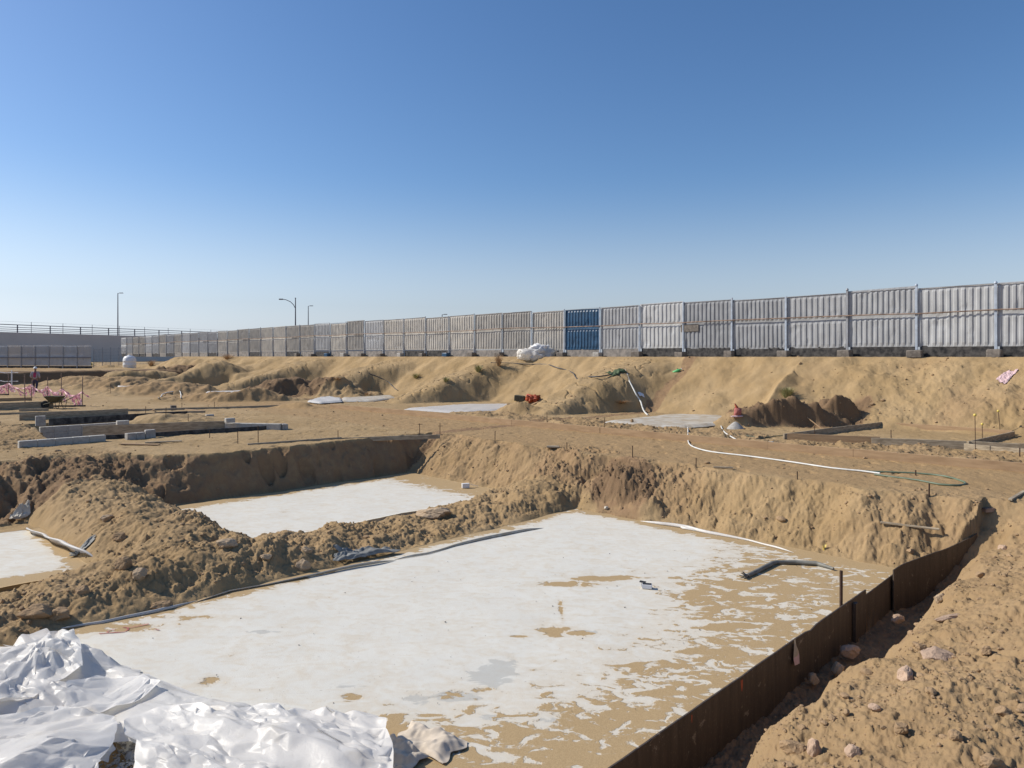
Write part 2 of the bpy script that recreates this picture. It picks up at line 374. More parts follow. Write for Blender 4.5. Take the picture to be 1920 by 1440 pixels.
SAND = (.325, .224, .112); SANDL = (.385, .272, .145); EARTH = (.245, .155, .088); ROAD = (.335, .220, .110)
def soil_material(name, attrs=True, base=None):
    m, n, b = mat(name); v = geovec(n)
    big = noise(n, .6, 5, .6, v); med = noise(n, 5, 5, .65, v); fine = noise(n, 60, 3, .7, v); grit = noise(n, 220, 2, .6, v)
    c = mixc(n, ramp(n, big, .35, .65), SAND, SANDL)
    if attrs:
        da = N(n, 'Attribute', attribute_name='damp_shade').outputs['Fac']
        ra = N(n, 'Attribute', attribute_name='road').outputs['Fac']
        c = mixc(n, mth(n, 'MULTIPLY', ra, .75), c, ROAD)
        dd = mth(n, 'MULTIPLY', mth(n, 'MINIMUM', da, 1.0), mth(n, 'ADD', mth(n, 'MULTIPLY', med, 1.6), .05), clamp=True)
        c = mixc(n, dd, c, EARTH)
    elif base:
        c = mixc(n, ramp(n, big, .3, .7), base, tuple(k*1.25 for k in base))
    if attrs: c = mixc(n, mth(n, 'MULTIPLY', ramp(n, da, 1.0, 1.5), .62), c, (.135, .088, .052))  # deep brown paints the shade on dug faces and the far cut
    c = mixc(n, mth(n, 'MULTIPLY', ramp(n, med, .55, .75), .25), c, (.33, .23, .13))
    c = mixc(n, mth(n, 'MULTIPLY', ramp(n, fine, .60, .72), .35), c, (.24, .165, .10))
    c = mixc(n, mth(n, 'MULTIPLY', ramp(n, grit, .62, .75), .30), c, (.58, .45, .28))
    n.links.new(c, b.inputs['Base Color']); b.inputs['Roughness'].default_value = .95; b.inputs['Specular IOR Level'].default_value = .15
    hh = mth(n, 'ADD', mth(n, 'MULTIPLY', med, .5), mth(n, 'ADD', mth(n, 'MULTIPLY', fine, .35), mth(n, 'MULTIPLY', grit, .12)))
    bump(n, b, hh, .05, .55)
    return m
M_SOIL = soil_material('sandy_soil'); M_CLOD = soil_material('clod_soil', False, (.30, .205, .12))
M_ROCK = soil_material('pale_rock', False, (.40, .30, .20)); M_ROCKP = soil_material('pink_rock', False, (.42, .30, .215))

def simple(name, col, rough=.7, var=.25, scale=6, metal=0, bmp=0.0, col2=None, spec=.5, rnd=False, stretch=None):
    m, n, b = mat(name); v = objvec(n)
    if stretch:
        mp = N(n, 'Mapping'); mp.inputs['Scale'].default_value = stretch; n.links.new(v, mp.inputs[0]); v = mp.outputs[0]
    f = noise(n, scale, 5, .6, v)
    c = mixc(n, ramp(n, f, .3, .7), tuple(k*(1-var) for k in col), col2 or tuple(min(1, k*(1+var*.6)) for k in col))
    if rnd:
        oi = N(n, 'ObjectInfo').outputs['Random']
        c = mixc(n, 1.0, c, mixc(n, oi, (.66, .66, .67), (1.12, 1.10, 1.07)), 'MULTIPLY')
    n.links.new(c, b.inputs['Base Color']); b.inputs['Roughness'].default_value = rough; b.inputs['Metallic'].default_value = metal
    b.inputs['Specular IOR Level'].default_value = spec
    if bmp: bump(n, b, f, bmp)
    return m
M_GALV = simple('galvanised_sheet', (.41, .425, .44), .72, .15, 3, .0, 0, rnd=True, stretch=(1, 1, .35))
M_GALVD = simple('weathered_galvanised_sheet', (.39, .385, .37), .8, .2, 3, .0, 0, (.46, .44, .40), rnd=True, stretch=(1, 1, .35))
M_BLUE = simple('blue_painted_sheet', (.008, .060, .135), .45, .3, 3)
M_POST = simple('pale_blue_post_paint', (.40, .455, .53), .5, .2, 4)
M_POSTG = simple('grey_steel_post', (.30, .31, .33), .6, .2, 4, .2)
M_RAIL = simple('rusty_scaffold_pole', (.15, .09, .06), .7, .3, 3, .2, 0, (.36, .26, .20))
M_BLACK = simple('black_membrane', (.035, .036, .04), .8, .4, 5, 0, 0, (.10, .095, .09), .2)
M_GREYSK = simple('grey_skirting', (.20, .19, .18), .85, .3, 4, 0, 0, (.30, .27, .24))
M_CONC = simple('concrete', (.36, .34, .31), .9, .25, 8, 0, .004)
M_CONCD = simple('stained_footing_concrete', (.17, .15, .13), .9, .35, 7, 0, .01)
M_BLOCK = simple('grey_blockwork', (.42, .40, .36), .9, .15, 12, 0, .003)
M_BRIDGE = simple('flyover_concrete', (.62, .54, .48), .85, .06, .15)
M_DARKMETAL = simple('dark_railing_metal', (.10, .10, .13), .5, .1, 2, .3)
M_TIMBER = simple('timber_board', (.34, .225, .13), .8, .08, 2, 0, 0, (.41, .28, .165), .2, stretch=(1, 1, 6))
M_TIMBERG = simple('weathered_timber_board', (.34, .27, .19), .85, .3, 4, 0, .002, (.46, .38, .27), .2, stretch=(1, 1, 6))
M_REBAR = simple('rusty_steel', (.07, .04, .027), .85, .3, 12, .2)
M_HOSEW = simple('white_hose', (.66, .66, .62), .5, .12, 5)
M_HOSEB = simple('black_hose', (.05, .05, .055), .5, .2, 5)
M_HOSEG = simple('green_hose', (.13, .17, .11), .5, .2, 5)
M_PIPE = simple('grey_sleeving', (.19, .185, .16), .6, .25, 6, 0, .003)
M_TANK = simple('white_tank_plastic', (.72, .73, .74), .5, .06, 2)
M_ORANGE = simple('orange_plastic', (.42, .085, .035), .6, .25, 8)
M_RED = simple('red_paint_marking', (.40, .13, .11), .8, .15, 20)
M_GREEN = simple('green_plastic', (.10, .42, .14), .5, .2, 6)
M_GREENNET = simple('green_netting', (.07, .105, .045), .8, .3, 30)
M_PINK = simple('pink_cloth', (.62, .44, .44), .85, .15, 8)
M_SKIN = simple('skin', (.22, .12, .08), .6, .1, 8)
M_HELMET = simple('white_helmet', (.75, .75, .72), .4, .05, 3)
M_SHIRT = simple('grey_work_shirt', (.34, .31, .33), .9, .15, 8)
M_VEST = simple('crimson_vest', (.38, .04, .10), .8, .2, 8)
M_TROUS = simple('dark_work_trousers', (.05, .045, .075), .9, .2, 8)
M_BARROW = simple('dull_barrow_metal', (.10, .095, .065), .7, .3, 8, .3)
M_RUBBER = simple('rubber', (.03, .03, .03), .9, .2, 8)
M_YELLOW = simple('yellow_cap', (.70, .55, .12), .6, .1, 8)
M_LEAF = simple('dry_grass_green', (.24, .27, .09), .7, .3, 8, 0, 0, (.42, .38, .18))
M_STRAW = simple('dead_straw', (.42, .27, .14), .8, .3, 8)
M_CANVAS = simple('beige_canvas', (.56, .48, .38), .9, .15, 8)
M_TARP = simple('grey_tarpaulin', (.21, .21, .195), .7, .3, 10)
M_CARD = simple('white_card', (.72, .72, .72), .6, .08, 6)
M_INK = simple('black_card', (.02, .02, .02), .6, .1, 6)

def plastic_mat(name, col=(.86, .86, .86), trans=.25, rough=.42, dl=.56, dust=(.74, .68, .58)):
    m, n, b = mat(name); v = objvec(n)
    f = noise(n, 2.2, 5, .6, v); f2 = noise(n, 14, 4, .6, v, .8)
    c = mixc(n, mth(n, 'MULTIPLY', ramp(n, f, dl, dl+.25), .8), col, dust)
    n.links.new(c, b.inputs['Base Color']); b.inputs['Roughness'].default_value = rough
    b.inputs['Specular IOR Level'].default_value = .35
    bp = bump(n, b, f2, .010, .35)
    t = n.nodes.new('ShaderNodeBsdfTranslucent'); n.links.new(c, t.inputs[0]); n.links.new(bp.outputs[0], t.inputs['Normal'])
    mx = n.nodes.new('ShaderNodeMixShader'); mx.inputs[0].default_value = trans
    o = [x for x in n.nodes if x.type == 'OUTPUT_MATERIAL'][0]
    n.links.new(b.outputs[0], mx.inputs[1]); n.links.new(t.outputs[0], mx.inputs[2]); n.links.new(mx.outputs[0], o.inputs[0])
    return m
M_PLASTIC = plastic_mat('white_polythene', (.87, .85, .81), .42, .40); M_PLASTIC2 = plastic_mat('dusty_polythene', (.62, .58, .50), .12, .5, .36, (.46, .37, .25))
M_MEMB = plastic_mat('grey_membrane_edge', (.56, .54, .50), .05, .5)
M_TAPE = plastic_mat('pink_white_barrier_tape', (.72, .34, .40), .3, .5, .45, (.80, .72, .70))

def slab_material(name, base=(.665, .645, .575), amount=0.0):
    m, n, b = mat(name); v = geovec(n)
    at = N(n, 'Attribute', attribute_name='sand').outputs['Fac']
    gr = N(n, 'Attribute', attribute_name='grey').outputs['Fac']
    mp = N(n, 'Mapping'); mp.inputs['Rotation'].default_value = (0, 0, .9); mp.inputs['Scale'].default_value = (1.0, 1.7, 1); n.links.new(v, mp.inputs[0])
    w1 = noise(n, 3.2, 6, .58, mp.outputs[0], .9); w2 = noise(n, 11, 4, .6, v); w3 = noise(n, 90, 3, .6, v); w4 = noise(n, 1.1, 4, .6, v)
    w5 = noise(n, 30, 2, .5, v)
    s = mth(n, 'ADD', at, mth(n, 'MULTIPLY', mth(n, 'SUBTRACT', w1, .5), 2.0))
    s = mth(n, 'ADD', s, mth(n, 'MULTIPLY', mth(n, 'SUBTRACT', w2, .5), .6))
    mask = ramp(n, s, .455, .56)
    dust = ramp(n, mth(n, 'ADD', s, mth(n, 'MULTIPLY', w2, .3)), -.15, .75)
    w6 = noise(n, 2.4, 8, .72, v, 1.2); mp2 = N(n, 'Mapping'); mp2.inputs['Rotation'].default_value = (0, 0, -.5); mp2.inputs['Scale'].default_value = (1.2, 14, 1); n.links.new(v, mp2.inputs[0]); w7 = noise(n, 1.5, 5, .6, mp2.outputs[0])
    c = mixc(n, ramp(n, w4, .3, .7), base, tuple(k*.955 for k in base))
    c = mixc(n, mth(n, 'MULTIPLY', ramp(n, w2, .62, .78), .25), c, (.50, .47, .42))
    c = mixc(n, mth(n, 'MULTIPLY', dust, .55), c, (.56, .47, .34))
    c = mixc(n, mth(n, 'MULTIPLY', ramp(n, w6, .52, .74), .30), c, (.56, .52, .45))
    c = mixc(n, mth(n, 'MULTIPLY', ramp(n, w7, .60, .74), .22), c, (.52, .49, .44))
    c = mixc(n, mth(n, 'MULTIPLY', ramp(n, mth(n, 'ADD', gr, mth(n, 'MULTIPLY', mth(n, 'SUBTRACT', w1, .5), 1.5)), .45, .6), .65), c, (.42, .42, .39))
    c = mixc(n, mth(n, 'MULTIPLY', ramp(n, w5, .70, .74), .6), c, (.36, .31, .25))
    sandc = mixc(n, ramp(n, w3, .35, .65), (.37, .26, .135), (.45, .325, .175))
    film = mth(n, 'MULTIPLY', mask, ramp(n, mth(n, 'ADD', s, mth(n, 'MULTIPLY', w6, .5)), .55, .85)); film = mth(n, 'MAXIMUM', film, mth(n, 'MULTIPLY', mask, .78))
    c = mixc(n, film, c, sandc)
    n.links.new(c, b.inputs['Base Color']); b.inputs['Roughness'].default_value = .85; b.inputs['Specular IOR Level'].default_value = .2
    bump(n, b, mth(n, 'ADD', mth(n, 'MULTIPLY', mask, .6), mth(n, 'MULTIPLY', mth(n, 'ADD', w3, w2), .3)), .008, .8)
    return m
M_SLAB = slab_material('chalky_blinding_concrete')

# ------------------------------------------------------------------ ground sheet
th_f = np.radians(np.linspace(-44, 44, 1250)); th_l = np.radians(np.linspace(-180, -44.5, 90)); th_r = np.radians(np.linspace(44.5, 178.5, 90))
th_l = np.radians(np.linspace(-180, -44.5, 60)); th_r = np.radians(np.linspace(44.5, 177, 60))
TH = np.concatenate([th_l, th_f, th_r])
RR = np.concatenate([np.geomspace(.3, 3.9, 30), np.arange(4.0, 15, .02), np.arange(15, 25, .033), np.arange(25, 46, .055), np.arange(46, 110, .16), np.geomspace(111, 9000, 60)])
th, rr = np.meshgrid(TH, RR); gx = rr*np.sin(th); gy = rr*np.cos(th)
shp = gx.shape
gz, dmp_shade, rubm, roadm = [q.reshape(shp) for q in terrain(gx.ravel(), gy.ravel(), True)]
fade = ss(rr, 150, 400); gz = gz*(1-fade)+(-.5)*fade
V = np.stack([gx, gy, gz], -1).reshape(-1, 3); Q = grid_quads(shp[0], shp[1], True)[:, ::-1]
me = np_mesh('ground', V, Q)
for nm, arr in (('damp_shade', dmp_shade), ('road', roadm)):
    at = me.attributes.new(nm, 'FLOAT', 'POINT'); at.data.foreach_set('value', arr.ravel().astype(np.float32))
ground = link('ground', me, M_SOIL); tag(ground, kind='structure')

# ------------------------------------------------------------------ blinding slabs
def ab(a, b): return ((a+b)/2, (b-a)/2)
def blobs(a, b, lst):
    s = np.zeros_like(a)
    for (px, py, ra, rb, amp) in lst:
        x, y = P(px, py, SLAB); X = (a+b)/2; Y = (b-a)/2
        s = np.maximum(s, amp*np.exp(-(((X-x)/ra)**2+((Y-y)/rb)**2)))
    return s
def slab(name, a0, a1, b0, b1, step, sandf, greyf, label, th=.12):
    na = int((a1-a0)/1.414/step)+2; nb = int((b1-b0)/1.414/step)+2
    A, B = np.meshgrid(np.linspace(a0, a1, na), np.linspace(b0, b1, nb), indexing='ij')
    # ragged outline
    jit = .10
    A2 = A+jit*fbm(B*.8, A*.1, 5, 3)*(np.abs(A-(a0+a1)/2)/((a1-a0)/2))**6; B2 = B+jit*fbm(A*.8, B*.1, 8, 3)*(np.abs(B-(b0+b1)/2)/((b1-b0)/2))**6
    if a1 > -6: A2 = np.minimum(A2, a1)
    X = (A2+B2)/2; Y = (B2-A2)/2
    Z = SLAB+fbm(X*.7, Y*.7, 15, 3)*.006
    V = np.stack([X, Y, Z], -1).reshape(-1, 3); Q = grid_quads(na, nb)
    ring = [i*nb for i in range(na)]+[(na-1)*nb+j for j in range(1, nb)]+[i*nb+nb-1 for i in range(na-2, -1, -1)]+[j for j in range(nb-2, 0, -1)]
    n0 = len(V); low = V[ring].copy(); low[:, 2] -= th; V = np.concatenate([V, low]); k = len(ring)
    side = np.array([[ring[i], ring[(i+1) % k], n0+(i+1) % k, n0+i] for i in range(k)])
    me = np_mesh(name, V, np.concatenate([Q[:, ::1], side[:, ::-1]]))
    s = sandf(A, B).ravel(); g = greyf(A, B).ravel()
    for nm, arr in (('sand', s), ('grey', g)):
        full = np.concatenate([arr, arr[ring]]).astype(np.float32)
        at = me.attributes.new(nm, 'FLOAT', 'POINT'); at.data.foreach_set('value', full)
    o = link(name, me, M_SLAB); tag(o, label, 'concrete slab'); return o
def sand1(A, B):
    d = np.interp(B, [2, 5, 6.3, 8, 10, 12, 13.3, 15, 18], [-7.6, -8.0, -7.2, -6.5, -6.4, -7.2, -8.2, -8.2, -8.2])
    s = ss(A-d, -1.9, 1.1)*.63
    s = np.maximum(s, ss(B, 16.9, 17.9)*1.0); s = np.maximum(s, ss(B, 6.4, 5.3)*ss(A, -9.2, -7.6)*.9)
    s = np.maximum(s, ss(A, -14.0, -14.7)*.85)
    X = (A+B)/2; Y = (B-A)/2
    s = np.maximum(s, blobs(A, B, [(1060, 1095, .45, .16, 1.0), (1110, 1085, .40, .16, 1.0), (1165, 1082, .28, .12, .95), (1035, 1182, .28, .16, .95), (1085, 1187, .2, .09, .95), (975, 1193, .14, .05, .85),
        (1052, 1145, .03, .5, .75), (660, 1308, .14, .10, .8), (400, 1275, .14, .10, .9), (800, 1340, .3, .05, .8), (905, 1292, .16, .1, .7), (370, 1158, .4, .1, .7), (245, 1178, .5, .18, .8), (860, 1300, .2, .1, .6)]))
    return s
def grey1(A, B):
    return blobs(A, B, [(925, 1262, .32, .42, 1.0), (860, 1305, .35, .18, .75), (490, 1185, .3, .08, .8), (1100, 1185, .2, .08, .8), (640, 1285, .3, .12, .7), (1025, 1350, .2, .1, .8), (915, 1345, .2, .1, .8), (780, 1315, .3, .2, .6)])
def nogrey(A, B): return A*0
S1 = slab('concrete_slab', -14.72, -5.03, 2.8, 18.1, .022, sand1, grey1, 'large white concrete slab in the foreground, half dusted with sand, beside the plywood shutter')
S2 = slab('concrete_slab', -24.4, -18.2, 8.0, 18.1, .04, lambda A, B: np.maximum(np.maximum(ss(A, -23.2, -24.3), ss(B, 15.6, 17.4)*.9), ss(B, 8.4, 8.0)*.8), nogrey, 'white concrete slab in the middle pit below the dark dug bank')
S3 = slab('concrete_slab', -24.3, -18.5, -3.0, 4.7, .04, lambda A, B: np.maximum(ss(A, -19.6, -18.7)*.95, ss(B, 4.0, 4.6)*.9)+.1, nogrey, 'white concrete slab cut off by the left edge of the photo')
# red spray paint on slab 1

def flatstrip(mb, pts, wdt, z):
    vs = []; fs = []
    for i, p in enumerate(pts):
        q0 = Vector(pts[max(i-1, 0)]); q1 = Vector(pts[min(i+1, len(pts)-1)]); t = (q1-q0).normalized(); nn = Vector((-t.y, t.x))*wdt/2*random.uniform(.6, 1.2)
        vs += [(p[0]+nn.x, p[1]+nn.y, z), (p[0]-nn.x, p[1]-nn.y, z)]
    fs = [(2*i, 2*i+1, 2*i+3, 2*i+2) for i in range(len(pts)-1)]
    mb.add(vs, fs)
for k_, (pts_, w__) in enumerate([([(186, 1189), (200, 1188), (215, 1187), (232, 1186), (240, 1182), (240, 1178), (230, 1177)], .025), ([(200, 1187), (205, 1183), (216, 1181)], .02), ([(236, 1180), (250, 1177), (265, 1174), (279, 1171)], .025), ([(290, 1181), (299, 1183)], .02)]):
    mb = MB(); flatstrip(mb, [P(*q, SLAB) for q in pts_], w__, SLAB+.009+.001*k_); mb.build('paint_mark', M_RED, S1)

# ------------------------------------------------------------------ hoarding
FB = 44.0; Y0 = 25.9; DY = 1.873
fence = thing('corrugated_fence', 'long hoarding of grey corrugated metal panels with one blue panel atop the sand bank', 'fence', (0, FB, 0))
e_f = Vector((1, -1, 0)).normalized(); n_f = Vector((-1, -1, 0)).normalized()      # along (towards right), outward (to camera)
def panel_mesh(seed, W=2.60, Ht=2.34):
    rs = np.random.RandomState(seed); nr = rs.choice([10, 11, 11, 12]); sub = 8
    nc = nr*sub+5; nrw = 30
    s = np.linspace(0, 1, nc); t = np.linspace(0, 1, nrw)
    S, Tt = np.meshgrid(s, t); ph = (S*(nr+.5)+.25) % 1.0
    rib = ss(ph, .32, .38)*ss(ph, .84, .78)
    mid = .555
    win = np.maximum(ss(Tt, .02, .05)*ss(Tt, mid-.06, mid-.09), ss(Tt, mid+.01, mid+.04)*ss(Tt, .975, .945))
    if seed % 4 == 0: win = np.maximum(win, ss(Tt, .02, .05)*ss(Tt, .975, .94)*ss(S, .4, .42))
    d = .034*rib*win+fbm(S*3, Tt*2, seed, 2)*.012+np.maximum(0, perlin(S*5, Tt*4, seed+9)-.35)*-.05
    lean = rs.uniform(-.03, .03)
    X = S*W; Z = Tt*(Ht+rs.uniform(-.04, .05)+S*rs.uniform(-.05, .05)); Yy = -d+lean*(Tt-.3)
    V = np.stack([X, Yy, Z], -1).reshape(-1, 3)
    Vb = V+np.array([0, .012, 0]); Q = grid_quads(nrw, nc); n0 = len(V)
    return np_mesh('panel', np.concatenate([V, Vb]), np.concatenate([Q, Q[:, ::-1]+n0]), False)
R_f = Matrix((e_f, -n_f, Vector((0, 0, 1)))).transposed()      # local x along, local y away from camera
rzf = math.atan2(e_f.y, e_f.x)
def fpt(k, off=0.0, z=0.0):
    y = Y0+DY*k; p = Vector((FB-y, y, z))+n_f*off; return p
railp = []
KS = list(range(-3, 40))
def topz(y): return .12*math.exp(-((y-60)/13)**2)
for k in KS:
    y = Y0+DY*k; wob = random.uniform(-.015, .02)
    # panel from post k+1 (left) to post k (right)
    pl = fpt(k+1, 0, .38+topz(y)+random.uniform(-.05, .04))-Vector((0, FB, 0))
    px = 960+F*(FB-y)/y
    blue = (k == 7)
    m = M_BLUE if blue else (M_GALV if (px > 1180 and random.random() < .8) or random.random() < .35 else M_GALVD)
    p = link('panel', panel_mesh(100+k), m, fence); p.location = pl+e_f*.02; p.rotation_euler = (0, random.uniform(-.006, .006), rzf)
    if blue: p['label'] = 'blue painted corrugated panel'
    # top rim
    mb = MB(); mb.beam(pl+Vector((0, 0, 2.33))+e_f*.06+n_f*.03, pl+Vector((0, 0, 2.35))+e_f*2.58+n_f*.03, .025, .022); mb.build('rim', M_POSTG, fence)
    # post
    b = fpt(k, .07, 0)-Vector((0, FB, 0)); hgt = 2.72+topz(y)+random.choice([0, .05, .1, .14 if px > 1400 else .02])
    ln = random.uniform(-.03, .03)
    mb = MB(); mb.beam(b, b+Vector((ln*.7, 0, hgt)), .09 if px > 1300 else .07, .05, up=tuple(n_f), bev=.008)
    if px > 1500: mb.lathe([(0.001, .09), (.03, .08), (.055, .04), (.06, 0)], b+Vector((ln*.7, 0, hgt)), 10)
    mb.build('post', M_POST if px > 980 and random.random() < .9 else M_POSTG, fence)
    # skirting
    mb = MB(); q0 = fpt(k+1, -.03, .18)-Vector((0, FB, 0)); q1 = fpt(k, -.03, .18)-Vector((0, FB, 0))
    hs = random.uniform(.44, .50)
    mb.beam(q0+e_f*.1, q1-e_f*.08, .05, hs)
    blk = px > 1300 or (random.random() < .25)
    if random.random() < .12 and px < 1300: blk = False
    mb.build('skirting', M_BLACK if blk else M_GREYSK, fence)
    railp.append(fpt(k, .14, 1.74+random.uniform(-.05, .05)+topz(y)*.5)-Vector((0, FB, 0)))
for i in range(len(railp)-1):
    mb = MB(); mb.tube([railp[i]+e_f*.25, (railp[i]+railp[i+1])/2+Vector((0, 0, random.uniform(-.02, .015))), railp[i+1]-e_f*.05], .024, 8); mb.build('rail', M_RAIL, fence)
# long scuffed board patched on a panel, loop of pipe
mb = MB(); q = fpt(5.05, .06, 1.42)-Vector((0, FB, 0)); mb.beam(q, q+e_f*1.0+Vector((0, 0, .02)), .02, .36); o = mb.build('patch', M_CONCD, fence); o['label'] = 'dark rough patch on a panel'
# footings
for k in KS:
    y = Y0+DY*k; px = 960+F*(FB-y)/y
    if px > 2050 or px < 560: continue
    mb = MB(); d = random.uniform(.34, .44); hh = random.uniform(.26, .34)
    p = fpt(k, .30, hh/2-.06)
    mb.box((0, 0, 0), (d*1.25, d, hh), rz=0, bev=.03, jit=.012)
    isb = k in (18, 12)
    o = mb.build('footing_block', M_BLUE if isb else (M_CONCD if random.random() < .7 else M_CONC)); o.location = p; o.rotation_euler = (0, 0, rzf+random.uniform(-.12, .12))
    lab = 'blue painted footing block at the hoarding post near x' if isb else None
    if isb: tag(o, 'blue footing block under the hoarding, '+('left of the leaning pipe arch' if k == 18 else 'between the pipe arch and the white bag'), 'footing block', 'footing blocks at the hoarding posts')
    else:
        d_ = (7-k) if k <= 7 else (k-8); W_ = ['', 'first', 'second', 'third', 'fourth', 'fifth', 'sixth', 'seventh', 'eighth', 'ninth', 'tenth', 'eleventh', 'twelfth', 'thirteenth']
        side_ = 'right' if k <= 7 else 'left'
        lab = 'grey footing block at the %s-hand post of the blue panel' % side_ if d_ == 0 else 'grey concrete footing block at the %s post %s of the blue panel' % (W_[d_], side_)
        tag(o, lab, 'footing block', 'footing blocks at the hoarding posts')

# ------------------------------------------------------------------ flyover
def br(px, Yd): return Vector(((px-960)/F*Yd, Yd, 0))
A0 = br(-160, 108); A1 = br(1000, 330)
# straight line through px 0 @120 and px 480 @175
p0 = br(0, 120); p1 = br(480, 172); dd = (p1-p0).normalized(); A0 = p0-dd*45; A1 = p0+dd*170
fly = thing('flyover', 'long grey concrete flyover wall with a metal railing behind the far end of the hoarding', 'flyover', A0)
mb = MB(); mb.beam(Vector((0, 0, 1.2)), A1-A0+Vector((0, 0, 1.2)), 1.0, 6.0); mb.build('parapet_wall', M_BRIDGE, fly)
L = (A1-A0).length
for i, z in enumerate((4.42, 4.75, 5.1, 5.55)):
    mb = MB(); mb.beam(Vector((0, 0, z)), dd*L+Vector((0, 0, z)), .06, .10 if i < 3 else .13); mb.build('rail', M_DARKMETAL, fly)
s = 3.0; k = 0
while s < L:
    b = dd*s
    mb = MB(); mb.beam(b+Vector((0, 0, 4.2)), b+Vector((0, 0, 5.58)), .14, .14, up=tuple(dd)); mb.build('railing_post', M_DARKMETAL, fly)
    b2 = dd*(s+2.4)-Vector((0, 0, 0))
    mb = MB(); mb.beam(b2+Vector((-.3, .3, 4.2)), b2+Vector((-.3, .3, 6.15)), .06, .06, up=tuple(dd)); mb.build('mesh_post', M_DARKMETAL, fly)
    s += 5.6; k += 1
for z in (6.1,):
    mb = MB(); mb.beam(Vector((-.3, .3, z)), dd*L+Vector((-.3, .3, z)), .02, .02); mb.build('wire', M_DARKMETAL, fly)

def lamp(px, ytop, ybase_z, Yd, label, kind='short', hz=None):
    x = (px-960)/F*Yd; zt = (HOR-ytop)*Yd/F
    t = thing('street_lamp', label, 'street lamp', (x, Yd, ybase_z))
    h = zt-ybase_z
    mb = MB(); mb.tube([(0, 0, 0), (0, 0, h*.5), (0, 0, h)], .1, 8, rr=[.16, .12, .08]); mb.build('pole', M_DARKMETAL, t)
    if kind == 'short':
        mb = MB(); mb.beam((0, 0, h), (.55, 0, h+.08), .08, .08); mb.build('arm', M_DARKMETAL, t)
        mb = MB(); mb.box((.75, 0, h+.07), (.75, .35, .14), bev=.04); mb.build('lamp_head', M_DARKMETAL, t)
    else:
        pts = [(0, 0, h-1.9), (-.35, 0, h-1.2), (-.9, 0, h-.65), (-1.7, 0, h-.3), (-2.3, 0, h-.2)]
        mb = MB(); mb.tube(pts, .06, 8); mb.build('arm', M_DARKMETAL, t)
        mb = MB(); mb.box((-2.6, 0, h-.2), (.75, .4, .2), bev=.06); mb.build('lamp_head', M_DARKMETAL, t)
        mb = MB(); mb.box((0, 0, h+.02), (.22, .22, .1), bev=.02); mb.build('cap', M_DARKMETAL, t)
lamp(221, 550, 0, 150, 'tall thin street lamp with a small flat head above the flyover railing at the left')
lamp(554, 559, 0, 125, 'street lamp with a curved arm reaching left behind the hoarding', 'arm')
lamp(578, 574, 0, 165, 'small distant street lamp just right of the curved-arm lamp')
lamp(829, 590, 0, 150, 'street lamp almost wholly hidden, its head just over the hoarding')

# far hoarding + mesh fence + tank
ff = thing('far_fence', 'dull grey panel fence below the flyover wall at the far left', 'fence', (0, 0, 0))
q0 = Vector((*P(-60, 690, -1.4), -1.4)); q1 = Vector((*P(172, 691, -1.4), -1.4)); npan = 9
for i in range(npan):
    a_ = q0.lerp(q1, i/npan); b_ = q0.lerp(q1, (i+1)/npan)
    me = panel_mesh(300+i, (b_-a_).length-.08, 2.35); o = link('panel', me, simple('far_panel_%d' % i, random.choice([(.40, .42, .44), (.48, .46, .43), (.43, .43, .43)]), .8, .08, 1), ff)
    o.location = a_+Vector((0, 0, .32)); o.rotation_euler = (0, 0, math.atan2((b_-a_).y, (b_-a_).x))
    mb = MB(); mb.beam(a_+Vector((0, -.08, 0)), a_+Vector((0, -.08, 2.55)), .10, .06, up=(0, 1, 0)); mb.build('post', M_POSTG, ff)
    mb = MB(); mb.beam(a_+Vector((0, .05, .14)), b_+Vector((0, .05, .14)), .06, .28); mb.build('skirting', M_BLACK, ff)
mb = MB(); mb.beam(q0+Vector((0, -.15, 1.25)), q1+Vector((0, -.15, 1.25)), .06, .08); mb.build('rail', M_DARKMETAL, ff)
mf = thing('mesh_fence', 'thin dark wire mesh fence between the far grey panels and the white tank', 'fence', (0, 0, 0))
m0 = Vector((*P(176, 690, -1.4), -1.4)); m1 = Vector(((238-960)/F*86, 86, -1.2))
mb = MB()
for i in range(25):
    a_ = m0.lerp(m1, i/24); mb.beam(a_, a_+Vector((0, 0, 2.2)), .02, .02, up=(0, 1, 0))
for z in (.2, .6, 1.0, 1.4, 1.8, 2.2): mb.beam(m0+Vector((0, 0, z)), m1+Vector((0, 0, z)), .02, .02)
mb.build('wire_mesh', M_POSTG, mf)
for i in (0, 6, 12, 18, 24):
    a_ = m0.lerp(m1, i/24); mb = MB(); mb.beam(a_, a_+Vector((0, 0, 2.4)), .06, .06, up=(0, 1, 0)); mb.build('post', M_POSTG, mf)
tx, ty = (243-960)/F*82, 82; tz = H(tx, ty)-.05
tk = thing('water_tank', 'white plastic water tank standing by the far end of the hoarding', 'tank', (tx, ty, tz))
mb = MB(); mb.lathe([(.001, 0), (.66, 0), (.70, .08), (.70, .4), (.73, .45), (.70, .5), (.70, .85), (.73, .9), (.70, .95), (.69, 1.15), (.55, 1.4), (.3, 1.5), (.2, 1.51), (.001, 1.51)], n=24); mb.build('body', M_TANK, tk)
mb = MB(); mb.lathe([(.001, 1.62), (.2, 1.6), (.22, 1.5), (.2, 1.47)], n=16); mb.build('lid', M_TANK, tk)
